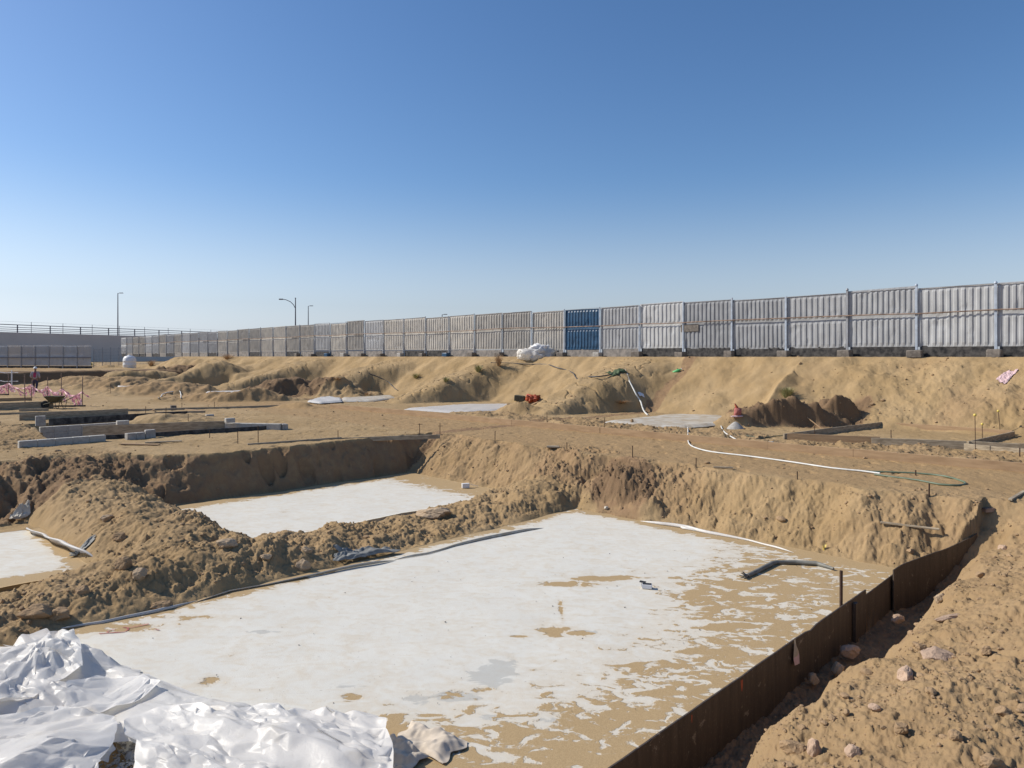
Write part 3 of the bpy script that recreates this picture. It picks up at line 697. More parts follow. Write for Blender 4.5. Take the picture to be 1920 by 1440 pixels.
# ------------------------------------------------------------------ placing on the ground
_YC = np.geomspace(3.5, 110, 170)
def hit(px, py, lift=0.0):
    YS = _YC
    for it in range(2):
        X = (px-960)/F*YS; zr = -(py-HOR)/F*YS; g = terrain(X, YS)
        k = np.nonzero(g+lift >= zr)[0]; i = k[0] if len(k) else len(YS)-1
        if it == 0: YS = np.linspace(YS[max(i-1, 0)], YS[i], 40)
    return Vector((X[i], YS[i], g[i]))
def ground_path(pts, lift, step=.25, smooth=True):
    W = [hit(*p) for p in pts]; out = []
    n = len(W)
    for i in range(n-1):
        p0, p1, p2, p3 = W[max(i-1, 0)], W[i], W[i+1], W[min(i+2, n-1)]
        m = max(2, int((p2-p1).length/step))
        for k in range(m+(i == n-2)):
            t = k/m; a = 2*p1; b = p2-p0; c = 2*p0-5*p1+4*p2-p3; d = -p0+3*p1-3*p2+p3
            q = .5*(a+b*t+c*t*t+d*t**3); out.append(q)
    g = terrain(np.array([q.x for q in out]), np.array([q.y for q in out]))
    for _ in range(3): g = np.maximum(g-.02, np.convolve(np.pad(g, 3, 'edge'), np.ones(7)/7, 'valid'))
    return [Vector((q.x, q.y, max(zz, SLAB if zz < SLAB and zz > SLAB-.1 else zz)+lift)) for q, zz in zip(out, g)]
def hose(name, label, pts, r, m, cat='hose', lift=None, step=.2):
    mb = MB(); mb.tube(ground_path(pts, r*.8 if lift is None else lift, step), r, 8); o = mb.build(name, m); return tag(o, label, cat)
def top(o, label, cat, group=None): return tag(o, label, cat, group)

# ------------------------------------------------------------------ timber forms and blockwork on the terrace
def board(name, p, q, z, h, th, m, label, cat='board', group=None, zz=None, bow=0.0, parent=None):
    p = Vector((p[0], p[1], 0)); q = Vector((q[0], q[1], 0)); n = max(2, int((q-p).length/1.2)); d = (q-p); t = d.normalized(); nn = Vector((-t.y, t.x, 0))
    mb = MB(); vs = []; rs = random.Random(int(abs(p.x*100)+abs(q.y*100)))
    for i in range(n+1):
        f = i/n; c = p+d*f+nn*(bow*math.sin(f*math.pi)+rs.uniform(-.012, .012)); zb = z+(zz-z)*f if zz is not None else z
        zb += rs.uniform(-.008, .008)
        for (o, hh) in ((-th/2, -.06), (th/2, -.06), (th/2, h-.006), (th/2-.006, h), (-th/2+.006, h), (-th/2, h-.006)):
            vs.append(c+nn*o+Vector((0, 0, zb+hh)))
    fs = [(i*6+k, i*6+(k+1) % 6, i*6+6+(k+1) % 6, i*6+6+k) for i in range(n) for k in range(6)]+[tuple(reversed(range(6))), tuple(n*6+k for k in range(6))]
    mb.add(vs, fs); o = mb.build(name, m, parent)
    if not parent: top(o, label, cat, group)
    return o
def bpx(p, q, z=T): return P(*p, z), P(*q, z)
G = 'timber edge boards along the road strip'
rb = [(620, 765), (800, 781), (960, 797), (1125, 812.5), (1290, 828), (1440, 842), (1600, 857), (1760, 871.5), (1960, 889)]
rl = ['farthest thin timber edge board of the levelled strip, by the second white sheet', 'timber edge board of the strip below the sheet with the orange bag',
      'timber edge board below the spur of sand, left of the white hose', 'timber edge board just left of the white hose that drops over it',
      'timber edge board just right of the white hose that drops over it', 'timber edge board passing in front of the dark dug mound',
      'timber edge board in front of the left half of the rectangular frame', 'nearest timber edge board of the strip, running out of the right side']
for i in range(len(rb)-1):
    board('edge_board', P(*rb[i]), P(*rb[i+1]), T+.01, .19, .04, M_TIMBER, rl[i], 'board', G)
fr = thing('timber_frame', 'rectangular timber form frame set round a flat sand bed at the foot of the bank', 'form frame', (*P(1700, 820), T))
o0 = Vector((*P(1700, 820), T))
def fboard(p, q, h=.16, m=M_TIMBER, th=.045, z=T, off=0): 
    a_, b_ = P(*p), P(*q); o = board('board', (a_[0]-o0.x, a_[1]-o0.y), (b_[0]-o0.x, b_[1]-o0.y), 0.0+off, h, th, m, None, parent=fr); return o
fboard((1470, 824), (1652, 801), .18, M_TIMBERG); fboard((1656, 801), (1898, 818), .19)
fboard((1902, 818.5), (1815, 839), .16, M_TIMBERG); fboard((1476, 826.5), (1650, 833.5), .20, off=.02); fboard((1634, 835), (1812, 843), .20, M_TIMBERG, off=.02); fboard((1808, 845), (1925, 857), .20, M_TIMBERG)
board('board', P(1815, 838), P(1940, 844), T, .16, .045, M_TIMBERG, 'short weathered board behind the near right corner of the timber frame')
# masonry chamber left
fl_ = lambda h: None
def blockwall(name, p, q, z, h, th, label, m=M_BLOCK, cat='block wall', n=None):
    p = Vector((*p, 0)); q = Vector((*q, 0)); L = (q-p).length; n = n or max(2, int(L/.42)); mb = MB(); t = (q-p).normalized(); rz = math.atan2(t.y, t.x)
    rows = max(1, round(h/.21)); rh = h/rows
    for r in range(rows):
        for i in range(n):
            c = p+t*(L*(i+.5)/n); mb.box((c.x, c.y, z+rh*(r+.5)), (L/n-.012, th, rh-.008), rz=rz, bev=.008, jit=.0015)
    t0 = (p+q)/2; mb.box((t0.x, t0.y, z+h/2), (L-.03, th-.03, h-.03), rz=rz)
    o = mb.build(name, m); return top(o, label, cat)
blockwall('block_wall', P(34, 840), P(197, 827), T-.05, .24, .20, 'low light grey concrete block kerb at the front left of the sunken chamber')
board('membrane_strip', P(193, 824), P(532, 804), T-.02, .15, .06, M_BLACK, 'black membrane strip along the front of the sunken chamber', 'strip')
blockwall('block_wall', P(236, 825), P(270, 822), T-.02, .22, .2, 'two tan blocks on edge before the black membrane strip', M_CONC, 'block wall', 2)
def blk(px, py, w_, h_, label, m=M_BLOCK, z=None, d=.2, rz=.7):
    x, y = P(px, py); s_ = y/F; mb = MB(); mb.box((0, 0, h_/2), (w_, d, h_), bev=.012, jit=.004)
    o = mb.build('concrete_block', m); o.location = (x, y, (T if z is None else z)-.01); o.rotation_euler = (0, 0, rz); return top(o, label, 'concrete block', 'loose concrete blocks by the chamber')
blk(281, 821, .28, .26, 'pale block standing upright in front of the long tan board', M_CONC)
blk(532, 805, .2, .20, 'pale block at the right end of the black membrane strip', M_CONC, d=.3)
blk(393, 782, .3, .12, 'small grey block lying alone on open sand behind the chamber')
blk(325, 766, .25, .16, 'dark grey block beside the thin boards behind the chamber', M_CONCD)
b1 = board('shutter_board', P(155, 815.5), P(423, 804), T-.03, .31, .05, M_TIMBERG, 'long tan shutter board standing along the middle of the chamber', 'board')
x_, y_ = P(230, 811.8); blk(230, 811.8, .35, .14, 'grey block sitting on top of the long tan shutter board', z=T+.275)
x_, y_ = P(431, 804); blk(431, 805.5, .3, .15, 'grey block on top of the right-hand corner of the shutter board', z=T+.25)
blockwall('block_wall', P(424, 804), P(527, 806), T-.03, .24, .2, 'sunlit light block wall running right from the shutter board corner')
pw0 = Vector((*P(74, 797.5), 0)); dirb = Vector((1, 1, 0)).normalized()
pw1 = pw0+dirb*5.2
blockwall('block_wall', (pw0.x, pw0.y), (pw1.x, pw1.y), -3.2, .64, .2, 'stained block wall lining the back of the sunken chamber')
q0_ = pw0+Vector((-.5, .5, 0)); q1_ = q0_+dirb*5.4
board('membrane_strip', (q0_.x+.3, q0_.y+.3), (q1_.x, q1_.y), T-.02, .20, .05, M_BLACK, 'dark membrane strip on top of the back wall of the chamber', 'strip')
blk(76, 798, .3, .36, 'upright greenish grey block at the left end of the chamber back wall', M_CONC)
board('shutter_board', P(36, 789), P(240, 777), T-.02, .28, .05, M_TIMBERG, 'weathered shutter board behind the chamber, left of the heap of sand', 'board')
board('edge_board', P(-20, 778.5), P(555, 762), T-.03, .12, .05, M_TIMBERG, 'long thin dark edge board crossing the terrace behind the chamber', 'board')
board('edge_board', P(290, 776), P(385, 773.5), T-.02, .10, .05, M_TIMBERG, 'short board just in front of the long dark edge board', 'board')
board('edge_board', P(333, 766.5), P(383, 771.5), T-.02, .05, .12, M_TIMBER, 'pale plank lying flat between thin stakes on the terrace', 'board')
board('edge_board', P(464, 834.5), P(640, 822.5), T-.04, .09, .05, M_TIMBERG, 'low dark board half buried at the rim of the middle pit', 'board')
board('edge_board', P(640, 822), P(825, 816), T-.05, .07, .04, M_TIMBERG, 'thin buried board ending at the corner of the middle pit', 'board')
board('shutter_board', P(-20, 770), P(100, 765), T-.02, .36, .06, M_TIMBERG, 'large weathered board left of the wheelbarrow', 'board')
board('shutter_board', P(-20, 753), P(60, 751), T-.02, .20, .06, M_TIMBER, 'tan board behind the stakes at the left edge', 'board')
board('shutter_board', P(36, 771.5), P(91, 770.5), T-.02, .15, .06, M_TIMBERG, 'short dark board in front of the large board by the wheelbarrow', 'board')
board('membrane_strip', P(95, 763), P(160, 762.5), T-.02, .10, .05, M_BLACK, 'black strip on the ground under and right of the wheelbarrow', 'strip')
board('membrane_strip', P(-20, 741.5), P(17, 741), T-.02, .10, .05, M_BLACK, 'short black strip at the left edge below the pink ribbons', 'strip')
# loose planks
def plank(px, py, L, rz, m, label, w_=.12, th=.03, tilt=0, name='plank'):
    p = hit(px, py); mb = MB(); mb.box((0, 0, 0), (L, w_, th), bev=.004, jit=.002); o = mb.build(name, m); o.location = p+Vector((0, 0, th/2+.015)); o.rotation_euler = (0, tilt, rz); return top(o, label, 'plank', 'loose planks on the sand')
plank(262, 835, 1.2, -.15, M_TIMBER, 'left one of two planks lying on sand before the chamber')
plank(307, 830, .95, .45, M_TIMBERG, 'right one of two planks lying on sand before the chamber')
plank(1356, 879, .42, -.25, M_TIMBERG, 'pale splintered stick on the strip above the sand slope', .06)
plank(1005, 757, .9, .5, M_TIMBER, 'tilted brown board right of the orange bag', .2, .05, -.35)
plank(1037, 840, .35, -.1, M_TIMBERG, 'small plank piece next to a stake at the rim of the slope', .18, .04)
plank(1853, 962, .2, .2, M_RAIL, 'small reddish brick piece on sand at the right', .1, .07)
pk = plank(1908, 932, 1.1, .75, M_TIMBERG, 'weathered plank at the right edge of the strip', .06, .03)
plank(1705, 990, .9, -.6, M_TIMBERG, 'thin half buried plank in the sand slope near the right', .05, .03)
plank(1515, 786, 1.5, -1.0, M_TIMBER, 'thin pole leaning on the dark dug mound', .035, .035, .55)

# ------------------------------------------------------------------ stakes
SG = 'rusty steel stakes driven into the site'
def stake(px, yt, yb, label, r=.012, m=M_REBAR, cap=None, z=None, lean=0.0, group=SG):
    p = hit(px, yb) if z is None else Vector((*P(px, yb, z), z)); h = (yb-yt)*p.y/F
    mb = MB(); lx = lean+random.uniform(-.02, .02)*h; mb.tube([(0, 0, -.15), (lx*.5, 0, h*.5), (lx, 0, h)], r, 7)
    for k in range(max(3, int(h/.03))): pass
    if cap:
        t = thing('stake', label, 'stake', p, 0, group); mb.build('rod', m, t)
        c = MB(); c.lathe([(.001, .035), (.03, .03), (.036, 0), (.028, -.03), (.001, -.032)], (lx, 0, h+.01), 10); c.build('cap', M_YELLOW, t); return t
    o = mb.build('stake', m); o.location = p; return top(o, label, 'stake', group)
for (px, yt, yb, lab) in [(484, 798, 831, 'tallest stake before the buried board at the pit rim'), (446, 808, 832, 'stake left of the tallest one near the buried rim board'),
    (393, 806, 821, 'short stake on the sand in front of the black membrane strip'), (634, 807, 823, 'stake at the right end of the low buried board'),
    (787, 794, 816, 'left one of the pair of stakes with crossbars at the pit corner'), (825, 793, 816, 'right one of the pair of stakes with crossbars at the pit corner'),
    (928, 808, 826, 'stake on the rim above the middle of the rough slope'), (1063, 830, 845, 'stake beside the small plank piece at the rim'),
    (1186, 836, 858, 'stake above the dark clump of rubble'), (1305, 859, 876, 'stake above the sand slope, left of the splintered stick'),
    (1495, 884, 899, 'short stake on the strip below the white hose'), (1742, 907, 931, 'thick stake by the end of the green hose loop'),
    (1026, 773, 800, 'thin stake behind the timber edge board below the spur'), (1134, 783, 807, 'thin stake behind the edge board left of the big white sheet'),
    (1717, 882, 891, 'tiny stake on the strip beyond the hose loop'), (1527, 798, 823, 'stake at the left end of the timber frame'),
    (1671, 806, 833, 'stake standing inside the front board of the timber frame'), (1912, 840, 856, 'stake at the near right end of the timber frame'),
    (273, 762, 775, 'stake at the long dark edge board behind the chamber'), (311, 764, 783, 'tall thin stake behind the sand heap'),
    (341, 755, 767, 'small stake behind the pale flat plank'), (353, 776, 790, 'stake above the right half of the shutter board'), (402, 753, 764, 'tiny far stake on the open terrace'),
    (207, 720, 737, 'thin stake in sand left of the plastic strips')]:
    stake(px, yt, yb, lab, r=.011 if px < 1700 else .014)
for (px, y) in ((787, 796), (825, 799)):
    p = hit(px, 816); mb = MB(); z_ = -(y-HOR)/F*p.y; mb.beam(Vector((-.07, 0, 0)), Vector((.09, 0, .01)), .012, .012); o = mb.build('crossbar', M_REBAR)
    s_ = [q for q in COL.objects if q.get('label', '').startswith('left one of the pair of stakes' if px == 787 else 'right one of the pair of stakes')][0]
    o.parent = s_; o.location = (0, 0, z_-s_.location.z)
stake(1829, 779, 842, 'tall yellow-capped rod, nearest the frame corner', .009, cap=True)
stake(1842, 796, 829, 'shorter yellow-capped rod right of the tall one', .009, cap=True)
stake(1876, 772, 812, 'yellow-capped rod leaning left behind the frame', .009, cap=True, lean=-.08)
stake(1577, 1070, 1144, 'thick dark steel peg standing at the inner face of the plywood shutter', .022, z=-3.55, m=M_REBAR)
stake(1695, 1064, 1090, 'short dark steel peg where the plywood shutters overlap', .018, z=-3.77)
# ------------------------------------------------------------------ barrier stakes and ribbons
BG = 'stakes carrying pink and white ribbon'
bars = [(16, 700, 740, 'ribbon stake nearest the left edge'), (47, 702, 765, 'tall ribbon stake left of the walking worker'), (59, 712, 746, 'ribbon stake overlapping the worker legs'),
        (89, 707, 748, 'ribbon stake right of the worker, behind the wheelbarrow'), (115, 700, 757, 'ribbon stake rising behind the wheelbarrow handles'), (154, 706, 762, 'last ribbon stake on the right, on the black strip')]
bp = []
for (px, yt, yb, lab) in bars:
    o = stake(px, yt, yb, lab, .022, M_RAIL, group=BG); bp.append((o.location.copy(), (yb-yt)*o.location.y/F))
rbn = thing('barrier_tape', 'pink and white fluttering ribbon strung between stakes by the worker', 'barrier tape', (0, 0, 0))
ends = [Vector((*P(-30, 735), T)), bp[0][0], bp[2][0], bp[3][0], bp[4][0], bp[5][0]]
hts = [.75, .75, .8, .75, .8, .75]
for i in range(len(ends)-1):
    a_ = ends[i]+Vector((0, 0, hts[i])); b_ = ends[i+1]+Vector((0, 0, hts[i+1])); n = 14
    mb = MB(); vs = []
    for k in range(n+1):
        f = k/n; c = a_.lerp(b_, f)-Vector((0, 0, .30*4*f*(1-f))); tw = .5*math.sin(k*1.3+i)
        vs += [c+Vector((0, tw*.06, .035)), c-Vector((0, tw*.06, .035))]
    mb.add(vs, [(2*k, 2*k+1, 2*k+3, 2*k+2) for k in range(n)]); mb.build('ribbon', M_TAPE, rbn)
    for k in range(13 if i else 30):
        f = random.random(); c = a_.lerp(b_, f)-Vector((0, 0, .30*4*f*(1-f))); L = random.uniform(.35, .75); mb = MB(); vs = []
        ang = random.uniform(.1, 1.0)
        for j in range(7):
            g = j/6; q = c+Vector((math.sin(ang)*L*g, random.uniform(-.03, .03), -math.cos(ang)*L*g)); wq = .045+.02*math.sin(j*2)
            vs += [q+Vector((wq*math.cos(ang), .03*math.sin(j*1.7), wq*math.sin(ang)*.5)), q-Vector((wq*math.cos(ang), .03*math.sin(j*1.7), wq*math.sin(ang)*.5))]
        mb.add(vs, [(2*j, 2*j+1, 2*j+3, 2*j+2) for j in range(6)]); mb.build('streamer', M_TAPE, rbn)
wt = thing('rope_barrier', 'two sagging white tapes tied to a white post at the left edge', 'barrier tape', (*P(22, 735), T))
mb = MB(); mb.box((0, 0, .75), (.07, .07, 1.5), bev=.01); mb.build('post', M_CARD, wt)
for zz_ in (1.35, .75):
    mb = MB(); mb.tube([(-2.2, 0, zz_+.5), (-1.3, 0, zz_+.12), (-.5, 0, zz_-.02), (0, 0, zz_), (.45, 0, zz_)], .025, 6); mb.build('tape', M_CARD, wt)

# ------------------------------------------------------------------ wheelbarrow
x_, y_ = P(104, 766)
wb = thing('wheelbarrow', 'dark metal wheelbarrow standing on the sand beside the ribbon stakes', 'wheelbarrow', (x_, y_, T), 0)
mb = MB()
def tray(zs, n=24):
    vs = []
    for (z_, x0, x1, w_) in zs:
        for k in range(n):
            a = 2*math.pi*k/n; cx = (x0+x1)/2; rx = (x1-x0)/2
            c, s_ = math.cos(a), math.sin(a); sq = lambda v: math.copysign(abs(v)**.55, v)
            vs.append((cx+rx*sq(c), w_*sq(s_), z_))
    return vs
zs = [(.30, -.20, .18, .14), (.33, -.26, .24, .2), (.58, -.46, .36, .31), (.60, -.48, .38, .33), (.58, -.44, .34, .29), (.35, -.24, .22, .18), (.32, -.18, .16, .12)]
vs = tray(zs); n = 24
mb.add(vs, [(i*n+k, i*n+(k+1) % n, (i+1)*n+(k+1) % n, (i+1)*n+k) for i in range(6) for k in range(n)]+[tuple(reversed(range(n))), tuple(range(6*n, 7*n))], True); mb.build('tray', M_BARROW, wb)
mb = MB(); mb.lathe([(.05, -.035), (.15, -.04), (.19, -.02), (.19, .02), (.15, .04), (.05, .035)], n=20, M=Matrix.Rotation(math.pi/2, 3, 'X')); o = mb.build('wheel', M_RUBBER, wb); o.location = (-.50, 0, .19)
for s_ in (-1, 1):
    mb = MB(); mb.tube([(-.55, s_*.06, .19), (-.2, s_*.17, .27), (.2, s_*.24, .30), (.45, s_*.28, .42), (.72, s_*.30, .56)], .018, 8); mb.build('handle', M_BARROW, wb)
    mb = MB(); mb.tube([(.12, s_*.22, .29), (.2, s_*.25, .02), (.3, s_*.25, .02), (.38, s_*.26, .36)], .014, 8); mb.build('leg', M_BARROW, wb)

# ------------------------------------------------------------------ worker
x_, y_ = P(66, 736)
pr = thing('person', 'worker in white helmet, crimson vest and dark trousers walking behind the ribbon', 'person', (x_, y_, T), math.radians(200))
def skin(name, verts, edges, radii, m, parent, sub=2, root=0):
    me = bpy.data.meshes.new(name); me.from_pydata(verts, edges, []); o = link(name, me, m, parent)
    md = o.modifiers.new('skin', 'SKIN'); md.use_smooth_shade = True
    for i, r in enumerate(radii): me.skin_vertices[0].data[i].radius = r if isinstance(r, tuple) else (r, r)
    me.skin_vertices[0].data[root].use_root = True
    s2 = o.modifiers.new('sub', 'SUBSURF'); s2.levels = sub; s2.render_levels = sub
    return o
if True:
    def mkskin(name, verts, edges, radii, m, parent, root=0):
        me = bpy.data.meshes.new(name); me.from_pydata(verts, edges, []); me.skin_vertices if False else None
        o = link(name, me, m, parent); md = o.modifiers.new('skin', 'SKIN'); md.use_smooth_shade = True
        if not me.skin_vertices:
            bm_ = __import__('bmesh').new(); bm_.from_mesh(me); bm_.verts.layers.skin.verify(); bm_.to_mesh(me); bm_.free()
        for i, r in enumerate(radii): me.skin_vertices[0].data[i].radius = r if isinstance(r, tuple) else (r, r)
        me.skin_vertices[0].data[root].use_root = True
        s2 = o.modifiers.new('sub', 'SUBSURF'); s2.levels = 2; s2.render_levels = 2
        return o
    # facing -Y local ; figure walking, arms bent forward
    J = [(0, 0, .93), (0, .01, 1.10), (0, 0, 1.32), (0, 0, 1.44), (0, -.02, 1.53), (0, -.03, 1.62), (0, -.03, 1.70),
         (.10, 0, .86), (.11, -.10, .50), (.11, .02, .10), (.11, -.12, .04), (-.10, 0, .86), (-.11, .06, .49), (-.11, .26, .14), (-.11, .18, .05),
         (.19, 0, 1.38), (.25, .03, 1.12), (.23, -.16, .98), (.22, -.24, .96), (-.19, 0, 1.38), (-.25, .05, 1.12), (-.24, -.10, .95), (-.23, -.17, .91)]
    E = [(0, 1), (1, 2), (2, 3), (3, 4), (4, 5), (5, 6), (0, 7), (7, 8), (8, 9), (9, 10), (0, 11), (11, 12), (12, 13), (13, 14), (2, 15), (15, 16), (16, 17), (17, 18), (2, 19), (19, 20), (20, 21), (21, 22)]
    Rr = [(.14, .10), (.13, .09), (.16, .10), .06, .055, .085, .07, .085, .06, .04, .035, .085, .06, .04, .035, .06, .045, .033, .03, .06, .045, .033, .03]
    mkskin('body', J, E, Rr, M_SKIN, pr)
    def fingers(c, d, parent):
        for i in range(5):
            off = Vector(((i-2)*.018, 0, 0)); a_ = Vector(c)+off; mb = MB()
            L = (.05, .07, .075, .07, .055)[i]; mb.tube([a_, a_+Vector(d)*L*.6, a_+Vector(d)*L+Vector((0, .01, -.02))], .009, 6); mb.build('finger', M_SKIN, parent)
    T1 = [(0, 0, .90), (0, .01, 1.10), (0, 0, 1.33), (0, 0, 1.42), (.19, 0, 1.38), (.25, .03, 1.13), (.235, -.10, 1.02), (-.19, 0, 1.38), (-.25, .05, 1.13), (-.24, -.06, .99)]
    mkskin('shirt', T1, [(0, 1), (1, 2), (2, 3), (2, 4), (4, 5), (5, 6), (2, 7), (7, 8), (8, 9)], [(.165, .125), (.155, .115), (.18, .125), .075, .08, .065, .055, .08, .065, .055], M_SHIRT, pr)
    mkskin('vest', [(0, 0, .98), (0, .01, 1.12), (0, 0, 1.34), (0, 0, 1.40)], [(0, 1), (1, 2), (2, 3)], [(.15, .135), (.15, .13), (.16, .138), (.12, .10)], M_VEST, pr)
    T2 = [(0, 0, .96), (0, 0, .90), (.10, 0, .84), (.11, -.10, .50), (.11, .01, .13), (-.10, 0, .84), (-.11, .06, .49), (-.11, .25, .17)]
    mkskin('trousers', T2, [(0, 1), (1, 2), (2, 3), (3, 4), (1, 5), (5, 6), (6, 7)], [(.15, .12), (.15, .12), .105, .08, .06, .105, .08, .06], M_TROUS, pr)
    for (bx, by, bz) in ((.11, -.04, .05), (-.11, .24, .09)):
        mb = MB(); mb.lathe([(.001, -.045), (.05, -.04), (.055, 0), (.045, .05), (.04, .10)], (bx, by, bz), 10); mb.box((bx, by-.09, bz-.02), (.085, .16, .06), bev=.02); mb.build('boot', M_RUBBER, pr)
    mb = MB(); mb.lathe([(.125, .0), (.115, .02), (.105, .06), (.075, .10), (.03, .125), (.001, .13)], (0, -.03, 1.66), 20); mb.box((0, -.15, 1.665), (.14, .08, .012), bev=.004); mb.build('helmet', M_HELMET, pr)
    mb = MB(); mb.add([(.02, -.115, 1.60), (-.02, -.115, 1.60), (0, -.145, 1.585), (0, -.11, 1.63)], [(0, 2, 3), (2, 1, 3), (0, 1, 2)]); mb.build('nose', M_SKIN, pr)

# ------------------------------------------------------------------ hoses
hose('hose', 'black hose lying along the bank from the dry tuft to the green netting', [(920, 683), (960, 681), (1018, 682.5), (1045, 691), (1075, 703), (1110, 709.5), (1140, 707), (1168, 694)], .030, M_HOSEB)
hose('hose', 'thin dark hose running down the smooth sand bay in the middle distance', [(668, 697), (690, 699), (712, 709), (730, 721), (745, 734)], .025, M_HOSEB)
hose('hose', 'white hose hanging down the sand spur to the large dusty sheet', [(1172, 692), (1180, 714), (1192, 741), (1202, 765), (1215, 779)], .035, M_HOSEW)
hose('hose', 'white hose dropping over the timber edge board and crossing the strip', [(1289.5, 799), (1290, 812), (1290, 822), (1292, 833), (1304, 841), (1335, 848), (1400, 857), (1475, 867), (1560, 879), (1612, 885), (1650, 890)], .019, M_HOSEW, lift=.025)
hose('hose', 'green hose doubled back in a long loop on the strip', [(1612, 884.5), (1660, 885.5), (1720, 888), (1770, 894), (1800, 902), (1811, 908), (1795, 911.5), (1760, 910), (1720, 902), (1680, 896), (1640, 891)], .020, M_HOSEG)
hose('hose', 'thin pale hose curving over the berm below the dark dug mound', [(1352, 799), (1358, 810), (1372, 822), (1392, 829), (1420, 831), (1450, 829)], .020, M_HOSEW)
hose('cord', 'thin green cord stretched over the soil to the timber frame', [(1396, 815), (1430, 819), (1462, 818), (1500, 814), (1540, 806)], .012, M_HOSEG, 'cord')
# ------------------------------------------------------------------ white sheets at the foot of the bank
def sheetpatch(name, pts, z, m, label, cat='plastic sheet', th=.03, amp=.03, group=None, sandy=None):
    W = [Vector((*P(px, py, z), 0)) for px, py in pts]; c = sum(W, Vector())/len(W)
    n = len(W); dens = []
    for i in range(n):
        a_, b_ = W[i], W[(i+1) % n]
        for k in range(8): dens.append(a_.lerp(b_, k/8)*1.0)
    M_ = len(dens); rings = 10; vs = []
    for r in range(rings, -1, -1):
        for k, q in enumerate(dens):
            p = c+(q-c)*(r/rings)
            if r == rings: p += (q-c).normalized()*random.uniform(-.06, .06)
            vs.append((p.x, p.y, r))
    A = np.array(vs); zz = z+amp*(np.abs(fbm(A[:, 0]*1.1, A[:, 1]*1.1, 401, 4)))+.02
    zz = zz+np.maximum(0, terrain(A[:, 0], A[:, 1])-T-.0)*0
    zz = np.where(A[:, 2] == rings, z-.05, zz)
    V = np.stack([A[:, 0], A[:, 1], zz], -1); Q = [(r*M_+k, r*M_+(k+1) % M_, (r+1)*M_+(k+1) % M_, (r+1)*M_+k) for r in range(rings) for k in range(M_)]
    mb = MB(); mb.add([tuple(v) for v in V], Q, True); o = mb.build(name, m); return top(o, label, cat, group)
WG = 'white sheeted footing beds along the foot of the bank'
sheetpatch('plastic_sheet', [(1128, 790), (1215, 781), (1262, 776), (1350, 778), (1392, 785), (1365, 794), (1300, 799), (1285, 800), (1180, 797)], -2.42, M_PLASTIC2, 'large dusty white sheet below the scooped sand bay, under the white hose', group=WG)
sheetpatch('plastic_sheet', [(757, 766), (810, 762), (870, 758), (965, 757), (978, 762), (930, 769), (880, 773), (840, 772), (800, 769)], -2.43, M_PLASTIC, 'white sheet left of the orange bag', group=WG)
sheetpatch('plastic_sheet', [(640, 746), (735, 741), (742, 746), (700, 751), (640, 752)], -2.43, M_PLASTIC2, 'pale sheet at the foot of the bay with the thin dark hose', group=WG)
sheetpatch('plastic_sheet', [(575, 752), (600, 745), (618, 743), (640, 747), (642, 752), (600, 755)], -2.40, M_MEMB, 'crumpled grey green sheet left of the pale sheet', amp=.05, group=WG)
sheetpatch('plastic_sheet', [(385, 734), (470, 732), (452, 737.5), (390, 738.5)], -2.35, M_PLASTIC, 'thin white sheet above the dark eroded bank at the left', group=WG)
sheetpatch('plastic_sheet', [(310, 729), (345, 727), (372, 730), (350, 734), (315, 733)], -2.3, M_PLASTIC, 'white sheet draped beside the plastic strips', amp=.15, group=WG)
sheetpatch('plastic_sheet', [(220, 724), (248, 723), (240, 728), (225, 727)], -2.3, M_PLASTIC, 'small white sheet by a dark stone on the far dunes', amp=.08, group=WG)
sheetpatch('plastic_sheet', [(162, 718), (190, 717), (188, 721), (165, 722)], -2.3, M_PLASTIC, 'small bright sheet lying above a hollow in the far dunes', amp=.08, group=WG)
sheetpatch('plastic_sheet', [(103, 716), (133, 713), (130, 716), (105, 718)], -2.3, M_PLASTIC, 'farthest small white sheet, right of the worker', amp=.08, group=WG)
hose('strap', 'white plastic strip hanging off the far sheeted bed', [(297, 750), (304, 742), (318, 737), (338, 737), (339, 748)], .03, M_HOSEW, 'strap')

# ------------------------------------------------------------------ plants
def tuft(px, py, r, h, n, m, label, seed, spread=1.0, name='grass_tuft', cat='plant', Yd=None):
    p = hit(px, py) if Yd is None else Vector(((px-960)/F*Yd, Yd, H((px-960)/F*Yd, Yd))); rs = random.Random(seed); mb = MB()
    for k in range(n):
        a = rs.uniform(0, 6.28); rr_ = r*rs.random()**.7; hh = h*rs.uniform(.5, 1.0); b0_ = Vector((math.cos(a)*rr_*.25, math.sin(a)*rr_*.25, -.03)); tip = Vector((math.cos(a)*rr_*spread, math.sin(a)*rr_*spread, hh))
        mid_ = (b0_+tip)/2+Vector((0, 0, hh*.18)); d = Vector((-math.sin(a), math.cos(a), 0))*.006
        mb.add([b0_-d*1.3, b0_+d*1.3, mid_+d, mid_-d, tip+d*.2, tip-d*.2], [(0, 1, 2, 3), (3, 2, 4, 5)])
    o = mb.build(name, m); o.location = p; return top(o, label, cat)
tuft(1476, 745, .42, .42, 420, M_LEAF, 'bushy green grass tuft on the bank above the dark dug mound', 1)
tuft(897, 697, .40, .42, 260, M_LEAF, 'green grass tuft on the bank left of the dry tuft', 2)
tuft(935, 686, .40, .70, 160, M_STRAW, 'tall dry straw tuft at the start of the black hose', 3)
tuft(780, 709, .50, .35, 160, M_LEAF, 'loose sparse tuft on the bank above the left bays', 4)
tuft(836, 715, .35, .28, 140, M_LEAF, 'small tuft on the spur between two bays', 5)
tuft(171, 685, .9, .5, 200, M_LEAF, 'low green bush on the far dune crest near the tank', 6)
tuft(284, 668, .9, .9, 240, M_STRAW, 'orange dead bush before the far end of the hoarding', 7, Yd=87)
